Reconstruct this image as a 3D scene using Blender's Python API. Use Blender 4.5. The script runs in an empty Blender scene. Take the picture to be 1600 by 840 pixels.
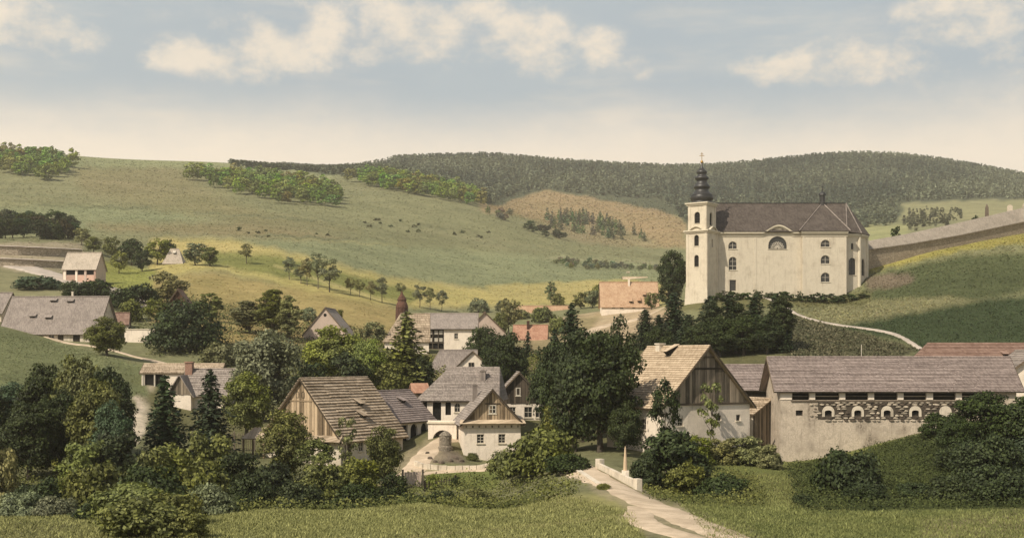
import bpy, math, random
import numpy as np
from mathutils import Vector, Matrix
R = math.radians
random.seed(7)
SC = bpy.context.scene
COL = SC.collection
# ------------------------------------------------------------------ camera, light, exposure
F, HZ, CZ = 1931.0, 560.0, 12.0          # focal length in photo pixels, eye level row, eye height over the valley floor
cam = bpy.data.cameras.new('camera'); camo = bpy.data.objects.new('camera', cam); COL.objects.link(camo)
cam.sensor_width = 36; cam.lens = 36 * F / 1600; cam.shift_y = (HZ - 420) / 1600
cam.clip_start = 0.5; cam.clip_end = 20000
camo.location = (0, 0, CZ); camo.rotation_euler = (R(90), 0, 0)
SC.camera = camo
SUN = Vector((-0.50, -0.50, 0.72)).normalized()       # towards the sun
sl = bpy.data.lights.new('sun', 'SUN'); sl.energy = 5.0; sl.angle = R(0.5); sl.color = (1.0, 0.90, 0.74)
so = bpy.data.objects.new('sun', sl); COL.objects.link(so)
so.rotation_euler = SUN.to_track_quat('Z', 'Y').to_euler(); so.location = (-200, -200, 400)
SC.view_settings.view_transform = 'Standard'; SC.view_settings.look = 'None'
SC.view_settings.exposure = 0.12; SC.view_settings.gamma = 1
SC.render.engine = 'CYCLES'
cy = SC.cycles
cy.use_denoising = True; cy.max_bounces = 5; cy.diffuse_bounces = 3; cy.glossy_bounces = 2
cy.transmission_bounces = 3; cy.volume_bounces = 1; cy.transparent_max_bounces = 4
cy.use_adaptive_sampling = True; cy.adaptive_threshold = 0.015
try: cy.denoising_prefilter = 'ACCURATE'
except Exception: pass

def dim(c, k=.78): return tuple(v * k for v in c)
class NT:
    """node tree shorthand"""
    def __init__(s, tree): s.t = tree; tree.nodes.clear()
    def n(s, typ, ins=None, **props):
        nd = s.t.nodes.new(typ)
        for k, v in props.items(): setattr(nd, k, v)
        for k, v in (ins or {}).items():
            sock = nd.inputs[k]
            if isinstance(v, bpy.types.NodeSocket): s.t.links.new(v, sock)
            else: sock.default_value = v
        return nd
    def math(s, op, a, b=0.0, c=0.0, clamp=False):
        return s.n('ShaderNodeMath', {0: a, 1: b, 2: c}, operation=op, use_clamp=clamp).outputs[0]
    def vm(s, op, a, b=(0, 0, 0)):
        nd = s.n('ShaderNodeVectorMath', {0: a, 1: b}, operation=op)
        return nd.outputs[1] if op in ('LENGTH', 'DOT_PRODUCT') else nd.outputs[0]
    def ramp(s, v, a, b, lo=0.0, hi=1.0, smooth=True):
        return s.n('ShaderNodeMapRange', {'Value': v, 'From Min': a, 'From Max': b, 'To Min': lo, 'To Max': hi},
                   interpolation_type='SMOOTHSTEP' if smooth else 'LINEAR').outputs[0]
    def mix(s, f, a, b, blend='MIX'):
        nd = s.n('ShaderNodeMix', data_type='RGBA', blend_type=blend)
        for sock, v in ((nd.inputs[0], f), (nd.inputs[6], a), (nd.inputs[7], b)):
            if isinstance(v, bpy.types.NodeSocket): s.t.links.new(v, sock)
            else: sock.default_value = v if isinstance(v, (int, float)) else (tuple(v) + (1,))[:4]
        return nd.outputs[2]
    def noise(s, vec, scale, detail=4, rough=0.6):
        return s.n('ShaderNodeTexNoise', {'Vector': vec, 'Scale': scale, 'Detail': detail, 'Roughness': rough}).outputs[0]
    def sep(s, v): return s.n('ShaderNodeSeparateXYZ', {0: v}).outputs
    def comb(s, x, y, z=0.0): return s.n('ShaderNodeCombineXYZ', {0: x, 1: y, 2: z}).outputs[0]

# ------------------------------------------------------------------ sky
wd = bpy.data.worlds.new('World'); SC.world = wd; wd.use_nodes = True
w = NT(wd.node_tree)
SKY_STRENGTH = 0.09
sky = w.n('ShaderNodeTexSky', sky_type='NISHITA', sun_disc=False, sun_elevation=math.asin(SUN.z),
          sun_rotation=math.atan2(SUN.x, SUN.y), altitude=300, air_density=1.0, dust_density=2.5, ozone_density=1.0)
D = w.n('ShaderNodeTexCoord').outputs['Generated']
dx, dy, dz = w.sep(D)
az = w.math('ARCTAN2', dx, dy)
el = w.math('ARCTANGENT', w.math('DIVIDE', dz, w.math('SQRT', w.math('ADD', w.math('MULTIPLY', dx, dx), w.math('MULTIPLY', dy, dy)))))
uv = w.comb(az, el)
warp = w.noise(w.vm('MULTIPLY', D, (1, 1, 1.5)), 17, 8, 0.62)
warp2 = w.noise(w.vm('MULTIPLY', D, (1, 1, 1.8)), 7, 5, 0.6)
CLOUDS = [(55, 48, 62, 34, 1), (95, 62, 50, 22, .7), (330, 90, 80, 26, 1), (415, 75, 62, 38, 1), (370, 105, 70, 20, .7), (512, 45, 50, 52, .75),
          (660, 40, 90, 48, 1), (640, 75, 110, 30, .8), (720, 20, 70, 30, .8), (800, 62, 70, 45, .85), (850, 95, 90, 28, .55), (938, 76, 40, 26, .85), (1000, 95, 40, 24, .5),
          (1195, 112, 45, 20, .7), (1260, 108, 75, 26, 1), (1335, 95, 62, 30, 1), (1430, 90, 55, 32, .8), (1470, 50, 60, 42, .9), (1540, 22, 70, 45, .7),
          (1560, 90, 120, 60, .45), (250, 10, 120, 24, .15)]
acc = None
for (px, py, rx, ry, a) in CLOUDS:
    ca = math.atan2(px - 800, F); ce = math.atan2((HZ - py) * math.cos(ca), F)
    ln = w.vm('LENGTH', w.vm('MULTIPLY', w.vm('SUBTRACT', uv, (ca, ce, 0)), (F / (rx * 1.35), F / (ry * 1.2), 0)))
    g = w.ramp(ln, 1.55, 0.0, 0, a)
    acc = g if acc is None else w.math('MAXIMUM', acc, g)
# the same kind of cloud goes on, at random, all round and overhead
rest = w.math('MULTIPLY', w.ramp(warp2, 0.52, 0.72), w.ramp(el, R(15), R(22)))
acc = w.math('MAXIMUM', acc, w.math('MULTIPLY', rest, 0.8))
cm = w.ramp(w.math('ADD', acc, w.math('MULTIPLY', w.math('SUBTRACT', warp, 0.5), 3.2)), 0.10, 1.05)
cm = w.math('MULTIPLY', cm, w.ramp(acc, 0.02, 0.3))
k = 1.0 / SKY_STRENGTH
k *= 1.09
def sk(r, g, b): return (r * k, g * k, b * k)
thin = w.ramp(warp2, 0.30, 0.75)
veil = w.math('MULTIPLY', w.math('ADD', 0.80, w.math('MULTIPLY', thin, 0.16)), w.ramp(el, R(62), R(16), .30, 1.0))       # the veil thins towards the zenith
base = w.mix(veil, sky.outputs[0], sk(0.40, 0.46, 0.495))       # a veil of thin high cloud
hz = w.ramp(w.math('ADD', el, w.math('MULTIPLY', w.math('SUBTRACT', warp2, 0.5), 0.055)), R(12.5), R(8.6))
base = w.mix(w.math('MULTIPLY', hz, 0.95), base, sk(0.89, 0.765, 0.615))                          # cream haze band low down
streak = w.noise(w.vm('MULTIPLY', D, (1, 1, 5.5)), 6.5, 6, 0.6)
cm = w.math('MAXIMUM', cm, w.math('MULTIPLY', w.ramp(streak, 0.48, 0.80), 0.45))
colr = w.mix(w.math('MULTIPLY', cm, 0.85), base, w.mix(warp, sk(0.70, 0.62, 0.51), sk(0.90, 0.77, 0.62)))
w.n('ShaderNodeOutputWorld', {0: w.n('ShaderNodeBackground', {0: colr, 1: SKY_STRENGTH}).outputs[0]})

# ------------------------------------------------------------------ object helpers
def zat(py, Y): return CZ + (HZ - py) * Y / F
def xat(px, Y): return (px - 800) * Y / F
def link(o, parent=None):
    COL.objects.link(o)
    if parent is not None: o.parent = parent
    return o
def tag(o, label=None, cat=None, group=None, kind=None):
    if label: o['label'] = label
    if cat: o['category'] = cat
    if group: o['group'] = group
    if kind: o['kind'] = kind
    return o
def empty(name, loc, rz=0, label=None, cat=None, group=None):
    o = bpy.data.objects.new(name, None); o.empty_display_size = .5
    o.location = loc; o.rotation_euler = (0, 0, rz)
    return tag(link(o), label, cat, group)

class MB:
    def __init__(s, M=None): s.v = []; s.f = []; s.m = []; s.M = M
    def add(s, pts, faces, mi=0):
        b = len(s.v)
        for p in pts:
            p = Vector(p)
            s.v.append(tuple(s.M @ p) if s.M is not None else tuple(p))
        for f in faces: s.f.append([b + i for i in f]); s.m.append(mi)
    def poly(s, pts, mi=0): s.add(pts, [range(len(pts))], mi)
    def box(s, x0, x1, y0, y1, z0, z1, mi=0):
        s.add([(x0, y0, z0), (x1, y0, z0), (x1, y1, z0), (x0, y1, z0), (x0, y0, z1), (x1, y0, z1), (x1, y1, z1), (x0, y1, z1)],
              [(3, 2, 1, 0), (4, 5, 6, 7), (0, 1, 5, 4), (1, 2, 6, 5), (2, 3, 7, 6), (3, 0, 4, 7)], mi)
    def prism(s, pts, ext, mi=0):
        """closed solid: polygon pts swept by ext"""
        n = len(pts); e = Vector(ext)
        q = [Vector(p) for p in pts]
        s.add(q + [p + e for p in q], [list(range(n))[::-1], list(range(n, 2 * n))] + [(i, (i + 1) % n, n + (i + 1) % n, n + i) for i in range(n)], mi)
    def tube(s, path, radii, n=6, mi=0, cap=True):
        path = [Vector(p) for p in path]; b = len(s.v); rings = []
        pts = []
        for i, p in enumerate(path):
            d = (path[min(i + 1, len(path) - 1)] - path[max(i - 1, 0)]).normalized()
            a = d.orthogonal().normalized() if i == 0 else (a - d * a.dot(d)).normalized()
            c = d.cross(a)
            for k in range(n):
                t = 2 * math.pi * k / n
                pts.append(p + (a * math.cos(t) + c * math.sin(t)) * radii[i])
        fs = []
        for i in range(len(path) - 1):
            for k in range(n):
                fs.append((i * n + k, i * n + (k + 1) % n, (i + 1) * n + (k + 1) % n, (i + 1) * n + k))
        if cap: fs += [list(range(n))[::-1], [(len(path) - 1) * n + k for k in range(n)]]
        s.add(pts, fs, mi)
    def lathe(s, prof, n=20, c=(0, 0, 0), mi=0, rot=0):
        c = Vector(c); pts = []; fs = []
        for r, z in prof:
            for k in range(n):
                t = 2 * math.pi * k / n + rot
                pts.append(c + Vector((r * math.cos(t), r * math.sin(t), z)))
        for i in range(len(prof) - 1):
            for k in range(n):
                fs.append((i * n + k, i * n + (k + 1) % n, (i + 1) * n + (k + 1) % n, (i + 1) * n + k))
        fs += [list(range(n))[::-1], [(len(prof) - 1) * n + k for k in range(n)]]
        s.add(pts, fs, mi)
    def mesh(s, name, mats, smooth=False):
        me = bpy.data.meshes.new(name); me.from_pydata(s.v, [], [list(f) for f in s.f])
        for m in (mats if isinstance(mats, (list, tuple)) else [mats]): me.materials.append(m)
        me.polygons.foreach_set('material_index', s.m)
        if smooth: me.polygons.foreach_set('use_smooth', [True] * len(s.f))
        me.update(); return me
    def build(s, name, mats, parent=None, smooth=False):
        return link(bpy.data.objects.new(name, s.mesh(name, mats, smooth)), parent)

def np_mesh(name, V, Q, mat, smooth=False, col=None):
    """mesh from numpy arrays: V (n,3), Q (m,3|4)"""
    me = bpy.data.meshes.new(name); k = Q.shape[1]
    me.vertices.add(len(V)); me.vertices.foreach_set('co', np.ascontiguousarray(V, dtype=np.float32).ravel())
    me.loops.add(Q.size); me.loops.foreach_set('vertex_index', np.ascontiguousarray(Q, dtype=np.int32).ravel())
    me.polygons.add(len(Q)); me.polygons.foreach_set('loop_start', np.arange(0, Q.size, k, dtype=np.int32))
    if smooth: me.polygons.foreach_set('use_smooth', np.ones(len(Q), bool))
    if col is not None:
        a = me.color_attributes.new('Col', 'FLOAT_COLOR', 'POINT')
        a.data.foreach_set('color', np.concatenate([col, np.ones((len(V), 1))], 1).astype(np.float32).ravel())
    me.materials.append(mat); me.update(calc_edges=True); me.validate(); return me

# ------------------------------------------------------------------ materials
def new_mat(name):
    m = bpy.data.materials.new(name); m.use_nodes = True
    return m, NT(m.node_tree)
def finish(t, col, rough=0.85, bump=None, bstr=0.3, bdist=0.05, spec=0.25, metallic=0.0):
    ins = {'Base Color': col, 'Roughness': rough, 'Specular IOR Level': spec, 'Metallic': metallic}
    if bump is not None:
        ins['Normal'] = t.n('ShaderNodeBump', {'Height': bump, 'Strength': bstr, 'Distance': bdist}).outputs[0]
    if isinstance(col, tuple): ins['Base Color'] = (col + (1,))[:4]
    t.n('ShaderNodeOutputMaterial', {0: t.n('ShaderNodeBsdfPrincipled', ins).outputs[0]})
def coords(t, own=0.0):
    """object space in metres, shifted a little for every object so that pieces differ"""
    v = t.n('ShaderNodeTexCoord').outputs['Object']
    rnd = t.n('ShaderNodeObjectInfo').outputs['Random']
    if own: v = t.vm('ADD', v, t.comb(t.math('MULTIPLY', rnd, own), t.math('MULTIPLY', rnd, own * .37), 0.0))
    return v, rnd
def plaster(name, c, stain=(0.30, 0.25, 0.19), amt=0.5, rough_amt=0.35):
    c = dim(c); stain = dim(stain)
    m, t = new_mat(name); v, r = coords(t)
    x, y, z = t.sep(v)
    n1 = t.noise(v, 0.45, 6, 0.65); n2 = t.noise(t.vm('MULTIPLY', v, (2.2, 2.2, 0.28)), 1.0, 5, 0.6); n3 = t.noise(v, 6, 4)
    f = t.math('MULTIPLY', t.math('ADD', t.ramp(n1, .45, .78), t.ramp(n2, .50, .80)), amt)
    col = t.mix(f, c, stain)
    n4 = t.noise(t.vm('MULTIPLY', v, (1, 1, .7)), 1.9, 6, .72)
    col = t.mix(t.ramp(n4, .50, .72, 0, rough_amt * 1.3), col, tuple(k * .66 for k in c))
    col = t.mix(t.ramp(n3, .35, .75, 0, rough_amt), col, tuple(k * .72 for k in c))
    finish(t, col, .92, t.math('ADD', n3, t.math('MULTIPLY', n1, 2.0)), .5, .06, .15); return m
def planks(name, a, b, stretch='z'):
    a = dim(a); b = dim(b)
    m, t = new_mat(name); v, r = coords(t, 31.0)
    sc = {'z': (9, 9, .5), 'x': (.5, 9, 9)}[stretch]
    g = t.noise(t.vm('MULTIPLY', v, sc), 1.0, 5, .65); n = t.noise(v, .7, 3)
    f = t.math('ADD', t.math('MULTIPLY', g, .6), t.math('ADD', t.math('MULTIPLY', r, .55), t.math('MULTIPLY', n, .35)))
    finish(t, t.mix(t.ramp(f, .45, 1.1), a, b), .85, g, .5, .02, .2); return m
def shingle(name, a, b, row=0.0, cell=.16, moss=0.0, mosscol=(.10, .10, .05)):
    """wooden shingles or tiles; row > 0 also draws the courses (for roofs too far off to build them)"""
    a = dim(a); b = dim(b); mosscol = dim(mosscol)
    m, t = new_mat(name); v, r = coords(t, 17.0)
    x, y, z = t.sep(v)
    h = t.math('ADD', x, t.math('MULTIPLY', y, .31))
    rowi = t.math('FLOOR', t.math('DIVIDE', z, row)) if row else t.math('FLOOR', t.math('MULTIPLY', r, 900))
    ci = t.math('FLOOR', t.math('ADD', t.math('DIVIDE', h, cell), t.math('MULTIPLY', rowi, .37)))
    wn = t.n('ShaderNodeTexWhiteNoise', {'Vector': t.comb(ci, rowi)}, noise_dimensions='3D').outputs[0]
    n1 = t.noise(v, .5, 5, .65); n2 = t.noise(t.vm('MULTIPLY', v, (3, 3, 1)), 1.5, 4)
    f = t.math('ADD', t.math('MULTIPLY', wn, .34), t.math('ADD', t.math('MULTIPLY', n1, .92), t.math('MULTIPLY', r, .22)))
    col = t.mix(t.ramp(f, .30, 1.2), a, b)
    if moss: col = t.mix(t.math('MULTIPLY', t.ramp(n1, .50, .72), moss), col, mosscol)
    hgt = t.math('MULTIPLY', wn, .5)
    if row:
        fr = t.math('FRACT', t.math('DIVIDE', z, row))
        hgt = t.math('ADD', hgt, t.math('SUBTRACT', 1.6, t.math('MULTIPLY', fr, 1.6)))
    finish(t, col, .9, t.math('ADD', hgt, n2), .7, .06, .15); return m
def plain(name, c, rough=.8, var=.25, metallic=0.0, spec=.3, scale=3.0):
    c = dim(c)
    m, t = new_mat(name); v, r = coords(t, 11.0)
    n = t.noise(v, scale, 5)
    f = t.math('ADD', n, t.math('MULTIPLY', t.math('SUBTRACT', r, .5), .5))
    finish(t, t.mix(t.ramp(f, .2, .85), tuple(k * (1 - var) for k in c), tuple(min(1, k * (1 + var)) for k in c)), rough, n, .3, .03, spec, metallic); return m
def stonework(name, a, b, scale=2.2, joint=(.20, .17, .13)):
    """coursed rubble seen too far off to build stone by stone"""
    a = dim(a); b = dim(b); joint = dim(joint)
    m, t = new_mat(name); v, r = coords(t, 5.0)
    vv = t.vm('MULTIPLY', v, (1, 1, 1.9)); vv = t.vm('ADD', vv, t.vm('MULTIPLY', t.n('ShaderNodeTexNoise', {'Vector': v, 'Scale': 1.3}).outputs[1], (.35, .35, .2)))
    vo = t.n('ShaderNodeTexVoronoi', {'Vector': vv, 'Scale': scale}); ed = t.n('ShaderNodeTexVoronoi', {'Vector': vv, 'Scale': scale}, feature='DISTANCE_TO_EDGE').outputs[0]
    n = t.noise(v, .35, 5)
    c1 = t.mix(t.sep(vo.outputs['Color'])[0], a, b)
    c1 = t.mix(t.ramp(n, .4, .75, 0, .45), c1, tuple(k * .6 for k in a))
    j = t.ramp(ed, .02, .10)
    finish(t, t.mix(j, joint, c1), .92, j, .8, .12, .1); return m
def foliage(name, trans=.20):
    m, t = new_mat(name)
    oi = t.n('ShaderNodeObjectInfo'); ge = t.n('ShaderNodeNewGeometry')
    isl = ge.outputs['Random Per Island']; P_ = ge.outputs['Position']
    n = t.noise(P_, .55, 3); n2 = t.noise(P_, .11, 2)
    hsv = t.n('ShaderNodeHueSaturation', {'Hue': t.ramp(t.math('ADD', t.math('MULTIPLY', isl, .5), t.math('MULTIPLY', n, .7)), .1, 1.0, .513, .487, False),
              'Saturation': t.ramp(n2, .3, .7, .85, 1.15, False), 'Value': t.ramp(t.math('ADD', t.math('MULTIPLY', isl, .65), t.math('MULTIPLY', n, .55)), .15, .95, .22, 2.75, False), 'Color': oi.outputs['Color']})  # wide leaf-to-leaf value spread paints highlights and shade into the leaf colour
    c = hsv.outputs[0]
    a = t.n('ShaderNodeBsdfPrincipled', {'Base Color': c, 'Roughness': .6, 'Specular IOR Level': .18})
    b = t.n('ShaderNodeBsdfTranslucent', {'Color': c})
    t.n('ShaderNodeOutputMaterial', {0: t.n('ShaderNodeMixShader', {0: trans, 1: a.outputs[0], 2: b.outputs[0]}).outputs[0]})
    return m
def foliage_vc(name):
    m, t = new_mat(name)
    c = t.n('ShaderNodeVertexColor', layer_name='Col').outputs[0]
    isl = t.n('ShaderNodeNewGeometry').outputs['Random Per Island']
    c = t.n('ShaderNodeHueSaturation', {'Value': t.ramp(isl, 0, 1, .6, 1.4, False), 'Color': c}).outputs[0]
    finish(t, c, .75, None, spec=.1); return m

M = {}
M['leaf'] = foliage('leaf'); M['needle'] = foliage('needle', .06); M['leafvc'] = foliage_vc('leaf_far')
M['bark'] = planks('bark', (.05, .04, .03), (.16, .13, .10))
M['plaster'] = plaster('plaster_white', (1.0, .87, .72), (.42, .35, .27), amt=.40)
M['plaster_rough'] = plaster('plaster_rough', (.70, .59, .465), (.20, .16, .12), 1.0, 1.15)
M['mortar'] = plain('mortar', (.085, .068, .05), .95, .5)
M['plaster_dirty'] = plaster('plaster_worn', (.80, .70, .56), (.30, .25, .18), .7, .45)
M['plaster_pink'] = plaster('plaster_pink', (.66, .52, .43), amt=.3)
M['church'] = plaster('church_plaster', (.74, .655, .515), (.42, .35, .26), .62, .32)
M['trim'] = plaster('trim', (.75, .67, .52), (.40, .33, .25), .25, .2)
M['wood_grey'] = planks('wood_grey', (.09, .075, .055), (.42, .34, .25))
M['wood_tan'] = planks('wood_tan', (.18, .13, .08), (.66, .50, .33))
M['wood_dark'] = planks('wood_dark', (.035, .028, .02), (.16, .125, .09))
M['beam'] = planks('beam', (.06, .045, .03), (.20, .15, .10), 'x')
M['sh_tan'] = shingle('shingle_tan', (.22, .165, .11), (.66, .53, .39))
M['sh_beige'] = shingle('shingle_beige', (.36, .27, .18), (.70, .56, .40))
M['sh_grey'] = shingle('shingle_grey', (.19, .16, .14), (.48, .41, .36), moss=.2)
M['sh_grey_far'] = shingle('shingle_grey_far', (.20, .168, .148), (.41, .35, .305), .35, moss=.15, mosscol=(.16, .14, .11))
M['sh_mauve'] = shingle('shingle_mauve', (.19, .15, .135), (.44, .36, .325))
M['sh_brown'] = shingle('church_shingle', (.050, .040, .034), (.140, .115, .098), .4, .25)
M['tile_red'] = shingle('tile_red', (.32, .155, .10), (.54, .32, .22), .38, .3)
M['tile_orange'] = shingle('tile_orange', (.40, .235, .14), (.62, .43, .28), .38, .3)
M['tile_brown'] = shingle('tile_brown', (.20, .12, .09), (.38, .255, .20), .38, .3, moss=.25, mosscol=(.34, .24, .19))
M['brick'] = plain('brick', (.40, .235, .17), .9, .35, scale=8)
M['brick_pale'] = plain('brick_pale', (.60, .40, .31), .9, .3, scale=6)
M['sh_beige_far'] = shingle('shingle_beige_far', (.34, .29, .23), (.60, .51, .41), .35, .25)
M['coping_grey'] = shingle('coping_grey', (.24, .205, .165), (.43, .37, .30), .35, .25)
M['rust'] = plain('rust', (.115, .055, .036), .85, .5, scale=2)
M['dark'] = plain('dark_inside', (.012, .010, .008), .9, .3)
M['glass'] = plain('window_glass', (.03, .03, .028), .25, .4, spec=.5)
M['frame'] = plain('window_frame', (.62, .56, .46), .7, .2)
M['dome'] = plain('dome_sheet', (.028, .026, .024), .45, .4, spec=.5)
M['gold'] = plain('gilding', (.55, .33, .10), .35, .1, metallic=.8)
M['iron'] = plain('iron', (.05, .045, .04), .6, .2)
M['stone_a'] = plain('stone_dark', (.13, .10, .075), .9, .5)
M['stone_b'] = plain('stone_pale', (.52, .44, .34), .9, .4)
M['rubble'] = stonework('rubble_wall', (.56, .46, .34), (.36, .29, .21), 1.6, (.30, .25, .18))
M['rubble_pale'] = stonework('rubble_pale', (.52, .43, .33), (.36, .29, .22), 2.0, (.40, .33, .25))
M['stone_well'] = stonework('stone_well', (.42, .36, .28), (.26, .22, .17), 2.6)
M['terrace'] = stonework('terrace_stone', (.62, .52, .40), (.42, .35, .26), .9, (.30, .25, .18))

def road_mat(name, a, b):
    a = dim(a); b = dim(b)
    m, t = new_mat(name)
    v = t.n('ShaderNodeNewGeometry').outputs['Position']
    n1 = t.noise(v, .35, 5, .65); n2 = t.noise(v, 2.5, 4, .7); n3 = t.noise(v, 9, 3, .7)
    c = t.mix(t.ramp(n1, .35, .7), a, b); c = t.mix(t.ramp(n2, .5, .78, 0, .45), c, tuple(k * .55 for k in a))
    finish(t, c, .95, t.math('ADD', n2, t.math('MULTIPLY', n3, .5)), .8, .08, .1); return m
M['road'] = road_mat('road_dirt', (.50, .395, .28), (.73, .585, .43))
M['road_grey'] = road_mat('road_gravel', (.44, .38, .32), (.62, .53, .45))
def ground_mat():
    m, t = new_mat('ground')
    v = t.n('ShaderNodeNewGeometry').outputs['Position']
    c = t.n('ShaderNodeVertexColor', layer_name='Col').outputs[0]
    n0 = t.noise(v, .006, 4, .6); n1 = t.noise(v, .03, 5, .65); n2 = t.noise(t.vm('MULTIPLY', v, (1, 1, 2)), .22, 5, .72); n3 = t.noise(v, 1.6, 5, .75); n4 = t.noise(v, 7.0, 3, .7)
    val = t.math('ADD', t.math('ADD', t.math('MULTIPLY', n1, .30), t.math('MULTIPLY', n2, .38)), t.math('ADD', t.math('MULTIPLY', n3, .35), t.math('MULTIPLY', n4, .17)))
    c = t.n('ShaderNodeHueSaturation', {'Hue': t.ramp(t.math('ADD', t.math('MULTIPLY', n0, .5), t.math('MULTIPLY', n1, .5)), .3, .7, .512, .482, False), 'Saturation': 1.0, 'Value': t.ramp(val, .42, .78, .42, 1.60, False), 'Color': c}).outputs[0]
    finish(t, c, .95, t.math('ADD', n3, n4), .9, .25, .05); return m
M['ground'] = ground_mat()
# ------------------------------------------------------------------ terrain: a smooth sheet through measured points (photo column, photo row, metres away)
CP = []
for px in (-900, 0, 400, 800, 1200, 1600, 2500): CP += [(px, 852, 74), (px, 905, 58), (px, 950, 40), (px, 1010, 20), (px, 1040, 10)]
CP += [(-900, 805, 98), (0, 807, 98), (200, 803, 99), (400, 797, 100), (650, 786, 102), (850, 781, 103), (1100, 788, 101), (1300, 802, 97), (1600, 800, 96), (2500, 800, 96),
       (1140, 838, 75), (1040, 796, 90), (970, 761, 105), (935, 745, 113), (905, 729, 122), (870, 722, 134), (800, 722, 142),
       (0, 806, 113), (300, 806, 115), (600, 804, 116), (800, 790, 116), (1040, 775, 113), (-900, 806, 113),
       (1130, 768, 114), (1250, 764, 116), (1110, 722, 138), (1200, 722, 140), (1225, 722, 144), (1300, 735, 132), (1450, 688, 137), (1585, 662, 139), (1450, 756, 112), (1600, 752, 112), (2500, 740, 112), (2500, 650, 140),
       (0, 712, 148), (180, 712, 148), (320, 715, 150), (450, 738, 146), (560, 740, 145), (640, 742, 146), (700, 730, 150), (765, 722, 157), (700, 690, 160), (860, 700, 160), (1000, 690, 150), (1080, 690, 148),
       (-900, 712, 148), (640, 668, 178), (700, 655, 174), (800, 660, 184), (860, 658, 186),
       # left flank
       (0, 585, 190), (110, 598, 195), (220, 605, 200), (300, 655, 188), (400, 640, 190), (0, 516, 238), (100, 534, 243), (220, 556, 232), (165, 562, 207), (240, 585, 205), (320, 590, 212),
       (-900, 585, 190), (-900, 516, 238), (-900, 440, 330), (-900, 372, 480), (-900, 330, 650), (-900, 285, 900), (-900, 235, 1150), (-900, 250, 1700),
       (0, 441, 330), (100, 455, 310), (130, 441, 352), (0, 415, 372), (0, 376, 432), (120, 385, 440), (200, 470, 300), (280, 480, 300), (230, 530, 250), (380, 520, 255), (480, 530, 258),
       (300, 425, 385), (385, 411, 432), (250, 415, 420), (500, 455, 378), (450, 500, 312), (350, 480, 325), (600, 470, 392), (560, 490, 330), (200, 420, 420),
       # village
       (520, 600, 208), (600, 600, 212), (700, 605, 205), (640, 560, 260), (720, 548, 285), (620, 530, 300), (780, 545, 290), (840, 530, 330), (700, 480, 420), (850, 478, 425), (950, 488, 368), (1000, 488, 360), (900, 470, 450), (930, 600, 210), (860, 610, 200), (940, 530, 300), (1000, 505, 322),
       # church hill and the flank to the right
       (1075, 476, 302), (1115, 470, 303), (1200, 463, 303), (1330, 463, 304), (1220, 458, 325), (1040, 478, 320), (1235, 489, 268), (1330, 512, 240), (1430, 541, 215), (1260, 558, 205), (1150, 558, 212), (1080, 560, 214), (1430, 560, 205), (1600, 568, 200), (1600, 530, 232), (1600, 440, 292), (1600, 372, 335), (1600, 361, 348), (1450, 396, 324), (1450, 440, 290), (1450, 500, 240),
       (1357, 416, 316), (1420, 403, 322), (1500, 384, 331), (1550, 373, 337), (1700, 342, 350), (1375, 445, 306), (1600, 332, 368), (1450, 369, 350), (2500, 300, 368), (2500, 560, 200), (2500, 440, 290), (2500, 335, 345),
       (1600, 372, 520), (1450, 395, 480), (1250, 440, 450), (1100, 450, 450), (1250, 420, 620), (1450, 385, 800), (1600, 360, 800),
       # meadow hill
       (0, 372, 482), (0, 331, 650), (0, 284, 900), (60, 238, 1120), (120, 247, 1180), (300, 350, 650), (200, 300, 880), (350, 255, 1280), (400, 331, 780), (500, 326, 860), (500, 268, 1330), (600, 272, 1300), (560, 292, 1080), (500, 390, 520), (200, 370, 520), (350, 395, 470),
       (600, 400, 590), (700, 400, 690), (757, 326, 1050), (700, 300, 1150), (800, 440, 580), (900, 455, 540), (950, 422, 760), (700, 450, 500), (780, 462, 480), (860, 372, 950), (800, 345, 1000), (950, 440, 620), (1000, 425, 760), (1000, 395, 980), (1060, 410, 950), (880, 400, 830), (1050, 430, 640),
       (120, 256, 1750), (350, 263, 1800), (450, 257, 2100), (550, 268, 2000), (0, 250, 1700),
       # clearing and wooded hills
       (900, 312, 1500), (780, 322, 1300), (1000, 384, 1120), (1040, 350, 1250), (1000, 330, 1420), (850, 345, 1230), (1100, 400, 1050), (1250, 385, 1050), (1390, 370, 950), (1450, 332, 1300), (1550, 320, 1400), (1440, 318, 1400),
       (600, 254, 2050), (650, 252, 2050), (760, 248, 2100), (850, 256, 2150), (950, 262, 2200), (1050, 266, 2200), (1150, 262, 2150), (1250, 253, 2100), (1340, 247, 2100), (1420, 251, 2100), (1500, 262, 2100), (1600, 280, 2100), (2500, 330, 2000), (2500, 340, 1300), (2500, 330, 800), (2500, 320, 550),
       (760, 300, 1500), (660, 275, 1600), (1150, 310, 1700), (1350, 300, 1650), (1550, 300, 1700)]
for px in (-900, 0, 400, 800, 1200, 1600, 2500): CP += [(px, 300, 2800), (px, 380, 4200), (px, 450, 7500)]
CP = np.array(CP, float)
def _uv(px, Y): return np.stack([np.asarray(px, float) / 400.0, np.log(np.asarray(Y, float)) * 1.7], -1)
def _k(r2): return np.where(r2 > 1e-12, .5 * r2 * np.log(np.maximum(r2, 1e-12)), 0.0)
_C = _uv(CP[:, 0], CP[:, 2]); _n = len(_C)
_A = np.zeros((_n + 3, _n + 3)); _A[:_n, :_n] = _k(((_C[:, None] - _C[None]) ** 2).sum(-1)) + np.eye(_n) * .004
_A[:_n, _n] = 1; _A[:_n, _n + 1:] = _C; _A[_n, :_n] = 1; _A[_n + 1:, :_n] = _C.T
_W = np.linalg.solve(_A, np.concatenate([HZ - CP[:, 1], [0, 0, 0]]))
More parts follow.
